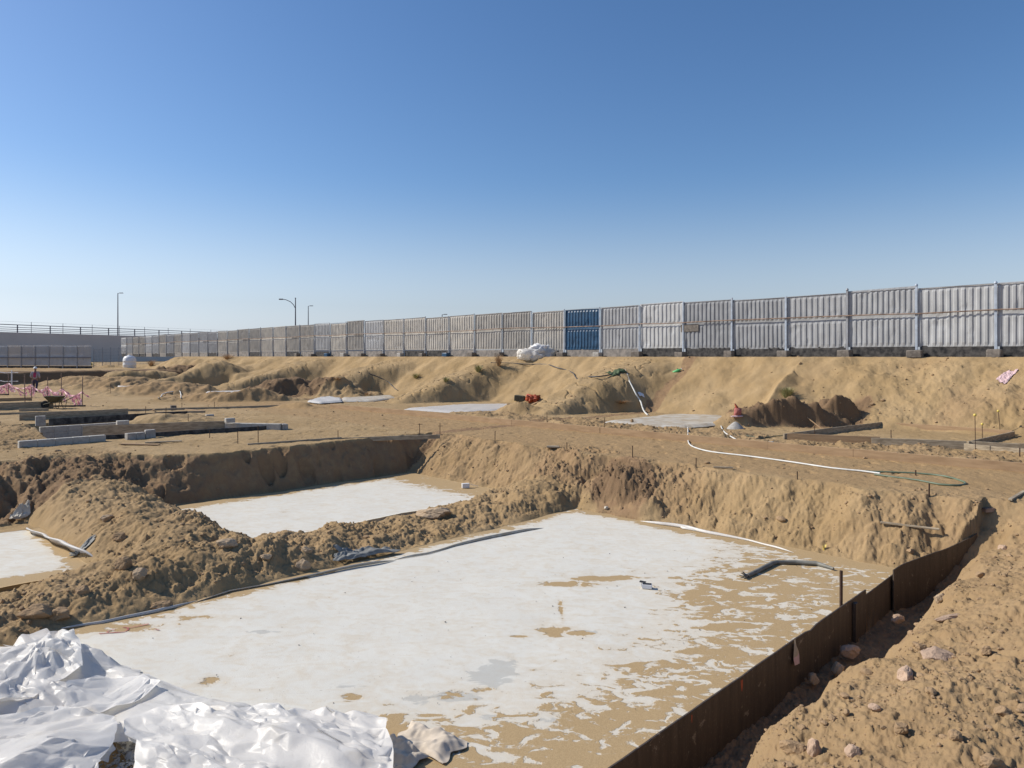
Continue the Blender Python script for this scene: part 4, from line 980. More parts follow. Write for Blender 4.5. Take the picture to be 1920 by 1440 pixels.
tuft(427, 666, .9, .6, 240, M_STRAW, 'orange dead bush before the hoarding, right of the other dead bush', 8, 1.4, Yd=70.5)
tuft(632, 712, .5, .2, 120, M_STRAW, 'dry flattened tuft on the rounded mound', 9, 1.6)
tuft(690, 740, .5, .2, 90, M_STRAW, 'dry scrub at the foot of the smooth bay', 19, 1.6)
tuft(1165, 756, .45, .15, 160, M_STRAW, 'dry twigs lying on the spur of sand', 10, 1.8)
tuft(1545, 1030, .05, .10, 14, M_YELLOW, 'tiny yellow sprig on the sand slope', 11, name='sprig')
tuft(1225, 683, .02, .02, 3, M_STRAW, 'stray straw on the crest below the hoarding', 12, name='straw', cat='straw') if False else None

# ------------------------------------------------------------------ litter on the bank
def lumpmesh(mb, c, r, seed, M=None, amp=.35, sub=3, sm=True, fac=1.6):
    import bmesh as _b
    bm_ = _b.new(); _b.ops.create_icosphere(bm_, subdivisions=sub, radius=1); rs = np.random.RandomState(seed)
    V = np.array([v.co[:] for v in bm_.verts]); Fc = [[v.index for v in f.verts] for f in bm_.faces]; bm_.free()
    D = np.ones(len(V))
    for _ in range(14):
        nn = rs.normal(size=3); nn /= np.linalg.norm(nn); dd_ = rs.uniform(.62, .95); dots = V @ nn; D = np.minimum(D, np.where(dots > dd_/fac*1.0, dd_/np.maximum(dots, .01), 9))
    D = D*(1+amp*.25*fbm(V[:, 0]*2.2+seed, V[:, 1]*2.2+V[:, 2]*1.7, seed, 3))
    V = V*D[:, None]*np.array(r)
    out = [(M @ Vector(v) if M else Vector(v))+Vector(c) for v in V]
    mb.add(out, Fc, sm)
def crumple(name, p, r, seed, m, label, cat, amp=1.0, rz=0, group=None, sub=4):
    mb = MB(); lumpmesh(mb, (0, 0, r[2]*.4), r, seed, Matrix.Rotation(rz, 3, 'Z'), amp, sub)
    # folds
    vs = np.array([v[:] for v in mb.v]); q = vs/np.array(r)
    f = np.abs(perlin(q[:, 0]*2.6+seed, q[:, 1]*2.6+q[:, 2]*1.5, seed))*-.28+.1+perlin(q[:, 0]*6, q[:, 1]*6+q[:, 2]*4, seed+3)*.06
    vs = vs*(1+f[:, None]*amp); mb.v = [tuple(v) for v in vs]
    o = mb.build(name, m); o.location = p; return top(o, label, cat, group)
crumple('sheet_bundle', Vector((1.35, 41.3, -.10)), (1.15, .5, .50), 3, M_PLASTIC, 'heap of white sheeting by the hoarding, left of the blue panel', 'bundle', 1.2)
crumple('sheet_bundle', Vector((1.65, 41.4, .22)), (.62, .4, .34), 5, M_CARD, 'rolled white sack on top of the white heap', 'bundle', 1.2)
crumple('orange_bag', hit(1000, 751), (.42, .3, .2), 7, M_ORANGE, 'crumpled orange bag on the foot of the spur', 'bag', 2.6)
mb = MB(); mb.box((0, 0, .15), (.55, .35, .3), bev=.02, jit=.01); o = mb.build('crate', M_BARROW); o.location = hit(974, 752); o.rotation_euler = (0, .1, -.2); top(o, 'dark box beside the orange bag', 'box')
t = thing('debris_bag', 'upright red bag with a pointed top by the large dusty sheet', 'bag', hit(1383, 783))
mb = MB(); lumpmesh(mb, (0, 0, .17), (.15, .14, .21), 21, None, .8); mb.build('sack', M_RED, t)
mb = MB(); mb.tube([(-.02, 0, .33), (-.06, 0, .40), (-.10, 0, .49)], .05, 8, rr=[.055, .04, .012]); mb.build('knot', M_ORANGE, t)
mb = MB(); lumpmesh(mb, (-.06, -.05, .03), (.26, .11, .04), 22, None, 1); mb.build('flap', M_PINK, t)
mb = MB(); mb.lathe([(.30, 0), (.24, .08), (.13, .18), (.05, .24), (.001, .25)], n=14); o = mb.build('cement_heap', M_CONC); o.location = hit(1379, 803)+Vector((0, 0, -.02)); top(o, 'small cone of grey cement in front of the red bag', 'heap')
t = thing('plastic_bottle', 'green plastic bottle stuck in the upper bank', 'bottle', hit(1267, 697)); t.rotation_euler = (0, 1.15, -.5)
mb = MB(); mb.lathe([(.001, -.2), (.075, -.19), (.08, -.1), (.08, .08), (.05, .17), (.025, .2), (.025, .24), (.001, .24)], (0, 0, .05), 14); mb.build('bottle_body', M_GREEN, t)
mb = MB(); mb.lathe([(.001, .28), (.03, .275), (.03, .23)], (0, 0, .06), 10); mb.build('lid', M_CARD, t)
def clothpatch(name, px, py, w_, d_, seed, m, label, cat, rz=0, amp=.1, lift=.03, cut=.0):
    p = hit(px, py); n = 44; U, Vv = np.meshgrid(np.linspace(-1, 1, n), np.linspace(-1, 1, n))
    edge = 1+.35*perlin(np.arctan2(Vv, U)*1.2+seed, U*0+seed, seed)
    x = U*w_/2*edge; y = Vv*d_/2*edge; c, s_ = math.cos(rz), math.sin(rz); X = p.x+x*c-y*s_; Y = p.y+x*s_+y*c
    g = terrain(X.ravel(), Y.ravel()).reshape(X.shape); g = np.where((g < SLAB) & (g > SLAB-.12), SLAB, g)
    ridg = (1-np.abs(perlin(X*3/w_+seed, Y*3/w_, seed+1))*2.2); wq = perlin(X*4/w_, Y*4/w_, seed+3)*.06*w_; Z = g+lift+amp*(.5+.9*facet(X+wq, Y, w_*.30, seed, .3)+.5*facet(X, Y+wq, w_*.14, seed+4, 1.1)+.2*facet(X, Y, w_*.07, seed+5, 2.))*ss(1.2-np.maximum(np.abs(U), np.abs(Vv)), 0, .5)
    V = np.stack([X-p.x, Y-p.y, Z-p.z], -1).reshape(-1, 3); V2 = V-np.array([0, 0, .006]); Q = grid_quads(n, n)
    o = link(name, np_mesh(name, np.concatenate([V, V2]), np.concatenate([Q, Q[:, ::-1]+n*n])), m); o.location = p; return top(o, label, cat)
clothpatch('green_net', 1157, 699, .9, .4, 31, M_GREENNET, 'piece of green netting where black and white hoses meet', 'netting', .5, .12)
clothpatch('pink_cloth', 1888, 707, .62, .30, 32, M_PINK, 'pale pink cloth scrap high on the bank at the right', 'cloth', .3, .05)
clothpatch('white_rag', 1202, 741, .3, .2, 33, M_CARD, 'small white scrap beside the white hose on the spur', 'scrap', 0, .05)
clothpatch('grey_tarpaulin', 686, 1047, 1.0, .30, 34, M_TARP, 'crumpled grey tarpaulin at the left rim of the large slab', 'tarpaulin', .55, .10, .05)
clothpatch('grey_tarpaulin', 655, 1052, .5, .22, 36, M_TARP, 'smaller darker end of the grey tarpaulin nearest the boulders', 'tarpaulin', .55, .08, .05)
clothpatch('white_cloth', 38, 972, .35, .2, 37, M_PLASTIC2, 'small white plastic scrap on the rubble at the left edge', 'scrap', .8, .12)
crumple('white_scrap', hit(1137, 955), (.05, .04, .05), 38, M_PLASTIC2, 'tiny white scrap in the dark rubble by the slab corner', 'scrap', 1.5, sub=3)
clothpatch('grey_scrap', 155, 1030, .4, .16, 39, M_TARP, 'grey scrap of membrane between the slab at left and the mound', 'scrap', .5, .04)
clothpatch('canvas', 800, 1408, .62, .40, 40, M_CANVAS, 'crumpled beige canvas right of the white polythene sheet', 'canvas', -.5, .085, .01)
clothpatch('canvas', 745, 1432, .5, .3, 41, M_CANVAS, 'rolled beige canvas end touching the white polythene', 'canvas', -.7, .12, .01)

# ------------------------------------------------------------------ things on the slabs
p = Vector((*P(1213, 1103, SLAB), SLAB+.006))
bx = thing('carton', 'small open white and black carton on the large slab', 'box', p, -.25)
mb = MB(); mb.box((0, 0, .03), (.15, .10, .06), bev=.003); mb.build('carton_body', M_CARD, bx)
mb = MB(); mb.beam((-.075, .045, .06), (-.06, .085, .075), .1, .004); mb.box((0, -.0, .0625), (.13, .08, .003)); mb.box((-.078, 0, .045), (.004, .09, .035)); mb.build('flap', M_INK, bx)
p = Vector((*P(873, 915, SLAB), SLAB+.006)); bx = thing('carton', 'small white carton at the far corner of the middle slab', 'box', p, .3)
mb = MB(); mb.box((0, 0, .06), (.2, .1, .12), bev=.004); mb.build('carton_body', M_CARD, bx); mb = MB(); mb.beam((.1, 0, .1), (.35, .05, .02), .03, .01); mb.build('strap', M_CARD, bx)
# grey duct
def slabpts(l, z): return [Vector((*P(px, py, SLAB), z)) for px, py in l]
dct = thing('duct_sleeve', 'bent grey foam sleeve with a frayed end lying on the large slab', 'pipe', (*P(1480, 1060, SLAB), SLAB))
base_ = Vector((*P(1480, 1060, SLAB), SLAB))
pp = [q-base_ for q in slabpts([(1402, 1083), (1425, 1072), (1448, 1060), (1456, 1057.5), (1490, 1058), (1530, 1060), (1538, 1062), (1563, 1070)], SLAB+.034)]
mb = MB(); mb.tube(pp, .05, 12, rr=[.032, .038, .040, .034, .038, .040, .034, .02]); mb.build('sleeve', M_PIPE, dct)
mb = MB()
for k in range(9):
    a = k/9*6.28; q = pp[0]; mb.tube([q, q+Vector((-.05, -.03+.03*math.sin(a), .03*math.cos(a))), q+Vector((-.11+.03*math.sin(a*2), -.06+.07*math.sin(a), .03+.05*math.cos(a)))], .012, 6, rr=[.02, .014, .004])
mb.build('frayed_end', M_PIPE, dct)
# upstand strips of membrane
def strip(name, pts, h, m, label, seed, z=SLAB, th=.012, fold=.05, cat='membrane strip', lean=.4):
    W = [Vector((*P(px, py, z), z)) for px, py in pts]; dense = []
    for i in range(len(W)-1):
        n = max(2, int((W[i+1]-W[i]).length/.08))
        dense += [W[i].lerp(W[i+1], k/n) for k in range(n)]
    dense.append(W[-1]); n = len(dense); A = np.array([[q.x, q.y] for q in dense]); s_ = np.arange(n)*.08
    wig = perlin(s_*1.1, s_*0+seed, seed)*fold; hh = h*(.75+.5*perlin(s_*.6, s_*0, seed+2)); hh = np.maximum(hh, .02)
    mb = MB(); vs = []
    for i, q in enumerate(dense):
        t = (dense[min(i+1, n-1)]-dense[max(i-1, 0)]).normalized(); nn = Vector((-t.y, t.x, 0)); e = math.sin(min(1, i/6, (n-1-i)/6)*math.pi/2)
        H_ = hh[i]*e+.005
        prof = [(0, .004), (.2, .45), (.55, .85), (1.0, 1.0), (1.25, .85), (1.0, .93), (.5, .78), (.1, .4)]
        for (u, v) in prof: vs.append(q+nn*(wig[i]+u*lean*H_)+Vector((0, 0, v*H_)))
    mb.add(vs, [(i*8+k, i*8+(k+1) % 8, i*8+8+(k+1) % 8, i*8+8+k) for i in range(n-1) for k in range(8)], True)
    o = mb.build(name, m); return top(o, label, cat)
strip('membrane_strip', [(98, 1182), (190, 1170), (235, 1160), (290, 1150), (330, 1140), (370, 1126)], .045, M_MEMB, 'pale grey membrane edge under the big mound, left part', 51)
strip('membrane_strip', [(365, 1130), (430, 1110), (500, 1098), (560, 1085), (650, 1068), (740, 1050)], .06, M_MEMB, 'grey membrane edge curling up between the big mound and the large slab', 52, fold=.06, lean=-.6)
strip('membrane_strip', [(740, 1050), (800, 1040), (850, 1026), (920, 1009), (1018, 990)], .06, M_PLASTIC2, 'thin whitish membrane edge running on towards the far slab corner', 53)
strip('membrane_strip', [(1200, 977), (1240, 985), (1290, 992), (1340, 1003), (1400, 1015), (1490, 1036)], .07, M_PLASTIC, 'white sheet edge along the far right side of the large slab', 54, fold=.08)
strip('membrane_strip', [(1262, 983), (1280, 992), (1330, 1000), (1380, 1008)], .07, M_PLASTIC, 'second white fold just behind the far right sheet edge', 55)
strip('membrane_strip', [(55, 993), (95, 1015), (130, 1035), (186, 1056)], .22, M_PLASTIC, 'white sheet edge standing up at the right side of the left slab', 56, fold=.1, lean=-.6)
strip('membrane_strip', [(318, 985), (350, 992), (390, 1005), (445, 1022)], .30, M_PLASTIC2, 'rolled up sheet edge at the near left corner of the middle slab', 57, fold=.1, lean=-1.0)
strip('membrane_strip', [(395, 1008), (425, 1012), (470, 1018)], .12, M_PLASTIC, 'crumpled clear plastic beside the rolled sheet on the middle slab', 58, lean=.9, fold=.15)

# ------------------------------------------------------------------ plywood shutters
def plywood_mat():
    m, n, b = mat('film_faced_plywood'); v = objvec(n)
    mp = N(n, 'Mapping'); mp.inputs['Scale'].default_value = (6, 6, .6); n.links.new(v, mp.inputs[0])
    f = noise(n, 2.0, 6, .7, mp.outputs[0]); g = noise(n, 1.2, 4, .6, v); fine = noise(n, 40, 3, .6, v)
    c = mixc(n, ramp(n, f, .3, .75), (.050, .036, .026), (.10, .072, .050)); c = mixc(n, ramp(n, g, .6, .85), c, (.17, .13, .09))
    c = mixc(n, mth(n, 'MULTIPLY', ramp(n, fine, .58, .7), .3), c, (.26, .20, .14)); spl = noise(n, 5.5, 5, .7, v, .8); c = mixc(n, mth(n, 'MULTIPLY', ramp(n, spl, .63, .68), .55), c, (.36, .30, .23))
    n.links.new(c, b.inputs['Base Color']); b.inputs['Roughness'].default_value = .6; bump(n, b, f, .004, .6); return m
M_PLY = plywood_mat()
def shutter(ptsab, ztop, zbot, th, label, chips=()):
    """ptsab: (a,b) list, ztop list"""
    n = 40 if len(ptsab) > 2 else 60; bs = np.linspace(ptsab[0][1], ptsab[-1][1], n); aa = np.interp(bs, [q[1] for q in ptsab], [q[0] for q in ptsab])
    if len(ptsab) > 2: aa = np.convolve(np.pad(aa, 4, 'edge'), np.ones(9)/9, 'valid')
    zt = np.interp(bs, np.linspace(bs[0], bs[-1], len(ztop)), ztop)+fbm(bs*6, bs*0, 61, 3)*.004
    for (cb, w_, d_) in chips: zt = zt-d_*np.exp(-((bs-cb)/w_)**2)
    mb = MB(); vs = []
    for i in range(n):
        x, y = ab(aa[i], bs[i]); i0, i1 = max(i-1, 0), min(i+1, n-1); x0, y0 = ab(aa[i0], bs[i0]); x1, y1 = ab(aa[i1], bs[i1]); t = Vector((x1-x0, y1-y0, 0)).normalized(); nn = Vector((t.y, -t.x, 0))
        c = Vector((x, y, 0))
        for (o_, z_) in ((0, zbot), (th, zbot), (th, zt[i]-.003), (th-.003, zt[i]), (.003, zt[i]), (0, zt[i]-.003)): vs.append(c+nn*o_+Vector((0, 0, z_)))
    mb.add(vs, [(i*6+k, i*6+6+k, i*6+6+(k+1) % 6, i*6+(k+1) % 6) for i in range(n-1) for k in range(6)]+[tuple(range(6)), tuple((n-1)*6+k for k in reversed(range(6)))])
    o = mb.build('plywood_shutter', M_PLY); return top(o, label, 'shutter', 'plywood shutters along the trench')
sh1 = shutter([(-5.0, 1.5), (-5.0, 15.35)], [-3.44, -3.44, -3.43, -3.42], -4.2, .021, 'longest dark plywood shutter holding the near edge of the large slab', [(9.85, .1, .02), (12.5, .18, .03), (8.4, .05, .012)])
sh2 = shutter([(-5.035, 14.9), (-4.99, 17.3)], [-3.53, -3.47], -4.2, .018, 'middle lower plywood shutter between the long one and the curved one')
sh3 = shutter([(-4.93, 16.9), (-4.85, 17.5), (-4.5, 18.4), (-3.85, 19.65)], [-3.36, -3.30, -3.20, -3.0], -4.2, .018, 'curved far plywood shutter rising at the end of the trench')
# rusty stain + cleats
def on_ply(b_, z_, off=.024, a_=-5.0): x, y = ab(a_, b_); return Vector((x+.707*off, y-.707*off, z_))
rz_p = math.radians(45)
for (b_, w_, h_) in ((9.9, .05, .13), (8.45, .02, .08)):
    mb = MB(); q = on_ply(b_, -3.47-h_/2, .022); Mx = Matrix.Rotation(rz_p, 3, 'Z')
    vs = [(-w_/2, 0, h_/2), (w_/2, 0, h_/2), (w_*.4, 0, 0), (w_*.1, 0, -h_/2), (-w_*.15, 0, -h_*.4), (-w_*.45, 0, .1*h_)]
    mb.add([q+(Mx @ Vector(v)) for v in vs], [(5, 4, 3, 2, 1, 0)]); mb.build('rust_stain', M_ORANGE, sh1)
mb = MB(); q = on_ply(14.6, -3.82, .05); mb.box(q, (.09, .05, .7), rz=rz_p, bev=.004); mb.build('cleat', M_PLY, sh1)
mb = MB(); q0 = on_ply(11.75, -3.43, .02); vs = []
t = thing('flagging_tape', 'pink and white tape hanging over the top of the long plywood shutter', 'tape', (0, 0, 0))
for k in range(9):
    f = k/8; wv = .012+.045*math.sin(min(1, f*1.1)*math.pi*.62)**2; c = q0+Vector((.707*.02+.03*f, -.707*.02, -.30*f+.02)); vs += [c+Vector((-wv, -wv, .01*math.sin(k))), c+Vector((0, -.03*math.sin(f*3), 0)), c+Vector((wv, wv, -.01*math.sin(k)))]
mb = MB(); mb.add(vs[:18], [(3*k+j, 3*k+1+j, 3*k+4+j, 3*k+3+j) for k in range(5) for j in (0, 1)], True); mb.build('white_end', M_PLASTIC2, t)
mb = MB(); mb.add(vs[15:], [(3*k+j, 3*k+1+j, 3*k+4+j, 3*k+3+j) for k in range(3) for j in (0, 1)], True); mb.build('pink_end', M_PINK, t)

# ------------------------------------------------------------------ rocks
RG = 'boulders and stones on the dug soil'
def rock(px, py, r, label, m=M_ROCK, seed=1, rz=0, tilt=0, sink=.3, z=None, cat='rock'):
    sink = sink+.08
    p = hit(px, py) if z is None else Vector((*P(px, py, z), z)); mb = MB()
    Mx = Matrix.Rotation(rz, 3, 'Z') @ Matrix.Rotation(tilt, 3, 'X'); lumpmesh(mb, (0, 0, 0), r, seed, Mx, .45, 4, False, 1.22)
    o = mb.build('rock', m); o.location = p+Vector((0, 0, r[2]*(1-2*sink))); return top(o, label, cat, RG)
rock(812, 965, (.42, .26, .14), 'large flat pale boulder at the near edge of the middle slab', seed=2, rz=-.2)
rock(567, 1065, (.14, .10, .13), 'squat boulder where the mound meets the membrane edge', seed=3)
rock(68, 1150, (.24, .13, .10), 'long flat brown boulder at the left foot of the mound', M_CLOD, 4, .1)
rock(113, 1158, (.15, .11, .10), 'rounded boulder right of the long flat one at the left foot', M_CLOD, 5)
rock(303, 1138, (.17, .09, .07), 'long rounded stone against the membrane edge below the mound', M_CLOD, 6, .3)
rock(262, 1080, (.12, .09, .10), 'pale grey stone in the middle of the big mound', seed=7)
rock(232, 1063, (.13, .10, .12), 'brown clod stone high on the big mound, left of the pale one', M_CLOD, 8)
rock(155, 1112, (.10, .08, .08), 'pair-sized round stone low on the big mound', M_CLOD, 9)
rock(225, 1010, (.13, .09, .09), 'stone on the saddle between left slab and middle slab', M_CLOD, 10)
rock(200, 975, (.15, .11, .09), 'pale stone on the ridge behind the left slab', seed=11)
rock(500, 1045, (.12, .07, .05), 'small pale stone on the ridge left of the squat boulder', seed=12)
rock(575, 1035, (.10, .06, .08), 'pointed pale stone on the ridge above the squat boulder', seed=13)
rock(425, 1022, (.20, .12, .08), 'pale stone beside the rolled sheet edge', seed=14, rz=.4)
rock(1760, 1235, (.20, .16, .05), 'flat pinkish stone slab on the right hand bank', M_ROCKP, 15, .3, .35)
rock(1697, 1270, (.16, .07, .07), 'long pale pink stone pointing up the right hand bank', M_ROCKP, 16, .95, .3)
rock(1728, 1218, (.06, .05, .05), 'dark round stone beside the flat pinkish slab', M_CLOD, 17)
rock(1785, 1158, (.26, .06, .04), 'long thin pinkish stone ridge on the right hand bank', M_ROCKP, 18, .35)
rock(1527, 1412, (.055, .06, .10), 'upright pointed stone at the bottom of the right hand bank', M_ROCKP, 19, .2)
rock(1488, 1405, (.08, .11, .06), 'chunky clod left of the pointed stone at the bottom', M_CLOD, 20, .7)
rock(1690, 1370, (.055, .05, .05), 'dark clod alone on the right hand bank near the bottom', M_CLOD, 21)
rock(1763, 1125, (.09, .06, .07), 'rounded stone at the lip of the trench', M_ROCK, 22)
rock(1595, 1225, (.14, .09, .09), 'shadowed oval stone in the trench, below the hanging tape', M_ROCKP, 23, z=-3.92)
rock(1572, 1258, (.08, .08, .09), 'round shadowed stone deep in the trench', M_ROCK, 24, z=-3.95)
rock(1525, 1275, (.07, .07, .07), 'small shadowed stone deep in the trench', M_ROCK, 25, z=-3.95)
rock(1683, 1163, (.10, .07, .07), 'pinkish stone against the middle plywood shutter', M_ROCKP, 26, z=-3.85)
rock(1418, 1025, (.05, .05, .05), 'round stone on the white sheet edge, right of the far slab corner', M_CLOD, 27)
rock(1446, 1029, (.08, .05, .035), 'flat stone on the white sheet edge, next to the round one', M_CLOD, 28)
rock(1487, 1036, (.04, .03, .025), 'tiny stone at the end of the white sheet edge', M_CLOD, 29)
rock(1100, 1075, (.001, .001, .001), '', M_CLOD, 30) if False else None
rock(1185, 792, (.07, .07, .08), 'dark stone on the large dusty sheet', M_CLOD, 31, sink=.1, z=-2.40)
rock(1860, 1440, (.10, .09, .07), 'rough clod at the lower right corner', M_CLOD, 32)
rock(1790, 1385, (.05, .05, .045), 'small clod in the lower right part of the bank', M_CLOD, 33)

for k_, (px, py, r_, lab_) in enumerate([(1640, 1330, (.05, .04, .03), 'small reddish stone midway down the right hand bank'), (1850, 1225, (.07, .05, .05), 'reddish clod right of the flat pinkish slab'),
        (1880, 1340, (.06, .07, .05), 'angular clod near the right edge below the slab'), (1600, 1415, (.06, .05, .05), 'angular clod right of the upright pointed stone'), (1745, 1300, (.05, .05, .035), 'small stone right of the long pale pink one'),
        (1840, 1080, (.08, .06, .05), 'brown clod above the lip of the trench'), (1880, 1030, (.10, .07, .06), 'brown clod beyond the far end of the shutter'), (1560, 1350, (.04, .035, .03), 'small clod on the trench lip above the pointed stone')]):
    rock(px, py, r_, lab_, M_ROCKP if k_ % 3 == 0 else M_CLOD, 60+k_, k_*.7, .2)
# ------------------------------------------------------------------ loose clods and pebbles (uncountable)
import bmesh as _bm
def ico(sub):
    b_ = _bm.new(); _bm.ops.create_icosphere(b_, subdivisions=sub, radius=1); V = np.array([v.co[:] for v in b_.verts]); Fq = np.array([[v.index for v in f.verts] for f in b_.faces]); b_.free(); return V, Fq
IV, IF = ico(2)
protos = []
for k in range(10):
    rs = np.random.RandomState(k+70); D = np.ones(len(IV))
    for _ in range(9):
        nn = rs.normal(size=3); nn /= np.linalg.norm(nn); dd_ = rs.uniform(.55, .9); dots = IV @ nn; D = np.minimum(D, np.where(dots > .3, dd_/np.maximum(dots, .01), 9))
    protos.append(IV*D[:, None])
def scatter(name, X, Y, Z, S, m, sq=.75):
    n = len(X); th_ = RNG.rand(n)*6.28; pi = RNG.randint(0, 10, n); A = np.stack(protos)[pi]*S[:, None, None]*np.stack([.8+.5*RNG.rand(n), .8+.3*RNG.rand(n), sq*(.7+.5*RNG.rand(n))], -1)[:, None, :]
    c, s_ = np.cos(th_)[:, None], np.sin(th_)[:, None]
    V = np.stack([A[..., 0]*c-A[..., 1]*s_+X[:, None], A[..., 0]*s_+A[..., 1]*c+Y[:, None], A[..., 2]+Z[:, None]], -1).reshape(-1, 3)
    Fq = (IF[None]+(np.arange(n)*len(IV))[:, None, None]).reshape(-1, 3)
    o = link(name, np_mesh(name, V, Fq, False, True), m); tag(o, kind='stuff'); return o
n = 160000; ang = np.radians(RNG.uniform(-40, 40, n)); R_ = 4.2*(45/4.2)**RNG.rand(n); X = R_*np.sin(ang); Y = R_*np.cos(ang)
z_, d_, rb_, rd_ = terrain(X, Y, True)
keep = RNG.rand(n) < np.clip(rb_*1.1, 0, 1)*.30*ss(fbm(X*1.5, Y*1.5, 501, 3), -.35, .35)+.006
X, Y, z_, R2 = X[keep], Y[keep], z_[keep], R_[keep]
S = .0055*np.exp(np.abs(RNG.normal(size=len(X)))*.62)*(.7+R2/14); S = np.minimum(S, .09)
onslab = (np.abs(z_-(SLAB-.03)) < .035); sel = ~onslab
cl_ = scatter('soil_clods', X[sel], Y[sel], z_[sel]+S[sel]*.25, S[sel], M_CLOD); cl_['label'] = 'loose clods and crumbs of dug soil'
n = 170; A_ = RNG.uniform(-14.5, -5.3, n); B_ = RNG.uniform(4, 17.9, n); X, Y = ab(A_, B_); S = .0038*np.exp(np.abs(RNG.normal(size=n))*.5)
pb = scatter('pebbles', X, Y, np.full(n, SLAB+.008), S, M_CONCD); pb['label'] = 'dark pebbles and crumbs strewn on the large slab'
n = 500; X = RNG.normal(P(245, 1420, SLAB)[0], .22, n); Y = RNG.normal(P(245, 1420, SLAB)[1]-.05, .3, n); S = .008*np.exp(np.abs(RNG.normal(size=n))*.6)
pb = scatter('gravel', X, Y, np.full(n, SLAB+.01), S, M_CONC); pb['label'] = 'grey gravel showing through the gap in the polythene'

# ------------------------------------------------------------------ crumpled polythene sheet, settled by a small cloth relaxation
def poly_in(px_, py_, poly):
    r = np.zeros(px_.shape, bool); j = len(poly)-1
    for i in range(len(poly)):
        xi, yi = poly[i]; xj, yj = poly[j]
        r ^= ((yi > py_) != (yj > py_)) & (px_ < (xj-xi)*(py_-yi)/(yj-yi+1e-12)+xi); j = i
    return r
org = np.array([-1.18, 6.78]); far_ = np.array([-6.35, 9.15]); e1 = far_-org; L1 = np.linalg.norm(e1); e1 /= L1; e2 = np.array([-e1[1], e1[0]]); e2 = e2 if e2[1] < 0 else -e2
cell = .024
def pz(px, py, z=-3.4): return P(px, py, z)
GAPC = P(228, 1425, -3.45)
def gapmask(x, y): return np.hypot((x-GAPC[0]-(y-GAPC[1])*-.15)/.10, (y-GAPC[1]+.12)/.42)+fbm(x*5, y*5, 9, 2)*.25 > 1
BASEH = []
def tentf(X, Y, px, py, r1, r2, h_, rot, p=1.0, seed=0):
    x, y = pz(px, py, -3.35); wx = fbm(X*1.3, Y*1.3, 700+seed, 3)*.16; c, s_ = math.cos(rot), math.sin(rot)
    u = ((X-x)*c+(Y-y)*s_)/r1; v = (-(X-x)*s_+(Y-y)*c+wx*min(1, r2*2.5))/r2
    return h_*np.clip(1-np.sqrt(u*u+v*v), 0, 1)**p
TENTS = [(105, 1222, 1.0, .55, .46, 1.0, .75), (150, 1245, .7, .16, .14, -1.25, .8), (25, 1290, .9, .5, .30, .4, .9), (330, 1290, 1.7, .22, .12, -.6), (430, 1345, 1.5, .45, .20, -.45, .9),
    (600, 1378, 1.3, .50, .30, -.50, .7), (690, 1372, .5, .6, .18, -.5, .8), (340, 1400, 1.0, .36, .26, -.35, .9), (110, 1400, .9, .55, .28, .6, .8), (480, 1440, 1.4, .4, .2, -.45), (20, 1420, .7, .7, .2, 0)]
def under(X, Y):
    h = np.zeros_like(X)
    for k, a_ in enumerate(TENTS): t_ = tentf(X, Y, *a_, seed=k); h = np.maximum(h, t_)+.25*np.minimum(h, t_)
    return h
from mathutils.geometry import delaunay_2d_cdt
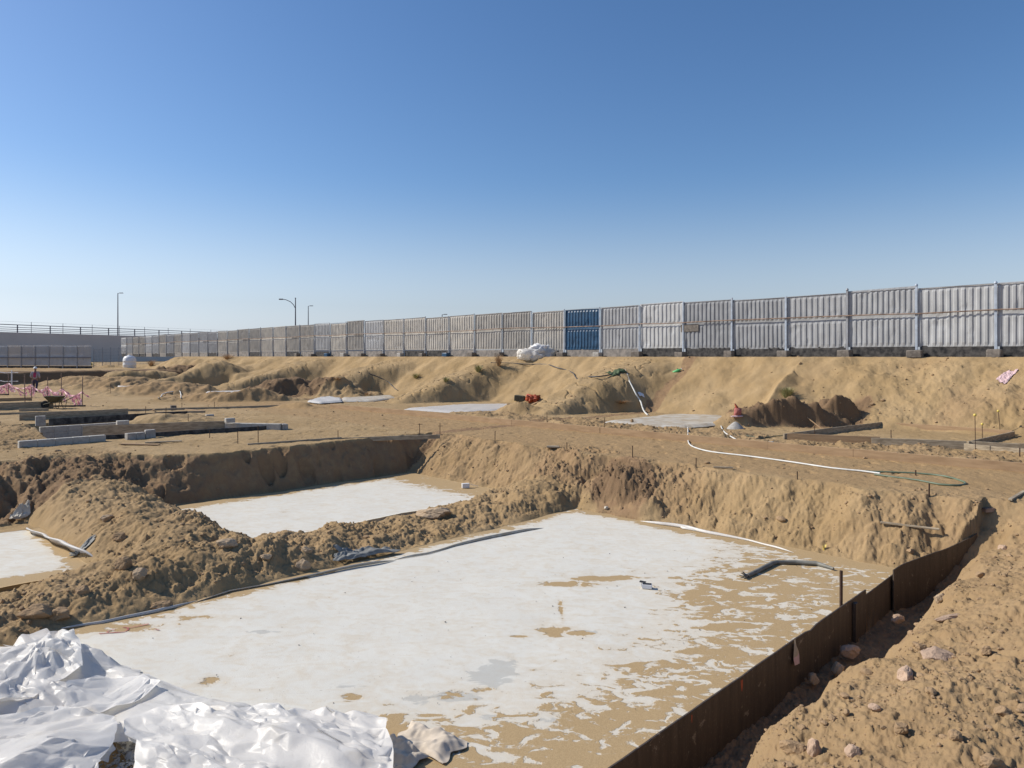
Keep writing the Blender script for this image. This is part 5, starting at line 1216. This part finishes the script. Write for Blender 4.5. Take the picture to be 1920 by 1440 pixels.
def layer(poly, off, seed, rot, polar=None, curl=.06, big=1.0, floor_edges=False, dens=260):
    rs = np.random.RandomState(seed); W = np.array([pz(*q, -3.42) for q in poly]); x0, y0 = W.min(0); x1, y1 = W.max(0)
    n = int((x1-x0)*(y1-y0)*dens*2.2); X = rs.uniform(x0, x1, n); Y = rs.uniform(y0, y1, n)
    c, s_ = math.cos(rot), math.sin(rot)
    if polar: ax, ay = pz(*polar, -3.2)
    # thin out unevenly: long facets run along the folds, small ones gather in knots
    def stretch(x, y):
        if polar:
            r = np.hypot(x-ax, y-ay)+.08; return np.log(r)*.8, np.arctan2(y-ay, x-ax)*1.5
        return (x*c+y*s_)*.62, (-x*s_+y*c)*1.25
    knots = fbm(X*1.5, Y*1.5, seed+3, 3); keep = rs.rand(n) < np.clip(.45+.9*knots, .12, 1); X, Y = X[keep], Y[keep]
    d = np.full(X.shape, 9.)
    for i_ in range(len(W)):
        a_, b_ = W[i_], W[(i_+1) % len(W)]; e = b_-a_; t = np.clip(((X-a_[0])*e[0]+(Y-a_[1])*e[1])/(e@e), 0, 1); d = np.minimum(d, np.hypot(X-a_[0]-t*e[0], Y-a_[1]-t*e[1]))
    k = poly_in(X, Y, [tuple(q) for q in W]) & (d > .03) & gapmask(X, Y); X, Y, d = X[k], Y[k], d[k]
    ex = []
    for i_ in range(len(W)):
        a_, b_ = W[i_], W[(i_+1) % len(W)]; L_ = np.hypot(*(b_-a_)); m_ = max(1, int(L_/.13))
        for q_ in range(m_): ex.append(a_+(b_-a_)*(q_+rs.uniform(-.25, .25))/m_+rs.normal(0, .012, 2))
    ex = np.array(ex); ex = ex[gapmask(ex[:, 0], ex[:, 1])]
    X = np.concatenate([X, ex[:, 0]]); Y = np.concatenate([Y, ex[:, 1]]); d = np.concatenate([d, np.zeros(len(ex))])
    su, sv = stretch(X, Y); res = delaunay_2d_cdt([Vector((a_, b_)) for a_, b_ in zip(su.tolist(), sv.tolist())], [], [], 0, 1e-9)
    tri = np.array([t_ for t_ in res[2] if len(t_) == 3]); org_ = [o_[0] for o_ in res[3]]; X, Y, d = X[org_], Y[org_], d[org_]
    cx, cy = X[tri].mean(1), Y[tri].mean(1); emax = np.max([np.hypot(X[tri[:, a_]]-X[tri[:, b_]], Y[tri[:, a_]]-Y[tri[:, b_]]) for a_, b_ in ((0, 1), (1, 2), (2, 0))], 0)
    tri = tri[poly_in(cx, cy, [tuple(q) for q in W]) & gapmask(cx, cy) & (emax < .6)]
    lab = np.arange(len(X))
    for _ in range(400):
        m_ = lab[tri].min(1); l2 = lab.copy(); np.minimum.at(l2, tri.ravel(), np.repeat(m_, 3)); l2 = l2[l2]
        if (l2 == lab).all(): break
        lab = l2
    tl = lab[tri[:, 0]]; tri = tri[tl == np.bincount(tl).argmax()]
    us_, inv_ = np.unique(tri, return_inverse=True); tri = inv_.reshape(-1, 3); X, Y, d, su, sv = X[us_], Y[us_], d[us_], su[org_][us_] if len(su) != len(lab) else su[us_], sv[org_][us_] if len(sv) != len(lab) else sv[us_]
    h = under(X, Y)*.50; act = .40+.6*ss(h, .02, .15)
    cr = big*(.09*perlin(su*1.6, sv*2.4, seed+1)-.10*np.abs(perlin(su*1.5, sv*3.0, seed+6))+.055*(.4-np.abs(perlin(su*3.0, sv*7, seed+7))*1.6)+.014*perlin(su*6, sv*7, seed+2)+.035)+rs.normal(0, .0045, len(X))
    rise = ss(d, 0, .14)
    if floor_edges: Z = SLAB+.012+np.maximum(.0, h+cr*act+.05)*rise
    else: Z = SLAB+.012+np.maximum(.0, h+cr*act+.05)+off+curl*(1-ss(d, 0, .12))*rs.uniform(-.2, 1, len(X))
    X = X+rs.normal(0, .004, len(X)); Y = Y-h*.25
    V = np.stack([X, Y, Z], -1); nn_ = np.cross(V[tri[:, 1]]-V[tri[:, 0]], V[tri[:, 2]]-V[tri[:, 0]]); fl_ = nn_[:, 2] < 0; tri[fl_] = tri[fl_][:, ::-1]
    return V, tri
LY = [layer([(-60, 1205), (0, 1212), (60, 1188), (110, 1178), (150, 1196), (200, 1213), (300, 1252), (390, 1288), (470, 1306), (540, 1322), (620, 1336), (722, 1347), (735, 1400), (748, 1500), (-60, 1600)], 0, 400, -.45, floor_edges=True),
      layer([(-60, 1205), (0, 1210), (60, 1186), (112, 1176), (140, 1192), (152, 1222), (158, 1262), (120, 1278), (84, 1290), (70, 1310), (20, 1322), (-60, 1330)], .05, 430, .8, polar=(104, 1176), curl=.05),
      layer([(-40, 1345), (40, 1338), (110, 1322), (215, 1336), (222, 1360), (216, 1405), (196, 1440), (180, 1520), (-60, 1520)], .05, 460, .3, curl=.08),
      layer([(232, 1350), (262, 1336), (320, 1328), (400, 1346), (470, 1338), (560, 1340), (640, 1348), (721, 1348), (732, 1400), (745, 1500), (300, 1520), (236, 1400)], .045, 490, -.4, curl=.07),
      layer([(128, 1290), (180, 1268), (262, 1262), (300, 1285), (250, 1318), (190, 1326), (120, 1322)], .03, 520, 1.0, curl=.05)]
sheet_root = None
for v_, q_ in LY:
    me = np_mesh('polythene_sheet', v_, q_, True, True)
    o = link('polythene_sheet' if sheet_root is None else 'fold', me, M_PLASTIC, sheet_root)
    sb = o.modifiers.new('sub', 'SUBSURF'); sb.subdivision_type = 'SIMPLE'; sb.levels = sb.render_levels = 2
    sm_ = o.modifiers.new('smooth', 'SMOOTH'); sm_.factor = .5; sm_.iterations = 2
    if sheet_root is None: sheet_root = o; top(o, 'big crumpled white polythene sheet in the lower left corner', 'plastic sheet')

for o in list(COL.objects):
    if o.parent is None and o.type in ('MESH', 'EMPTY') and not o.get('kind'): o['kind'] = 'thing'
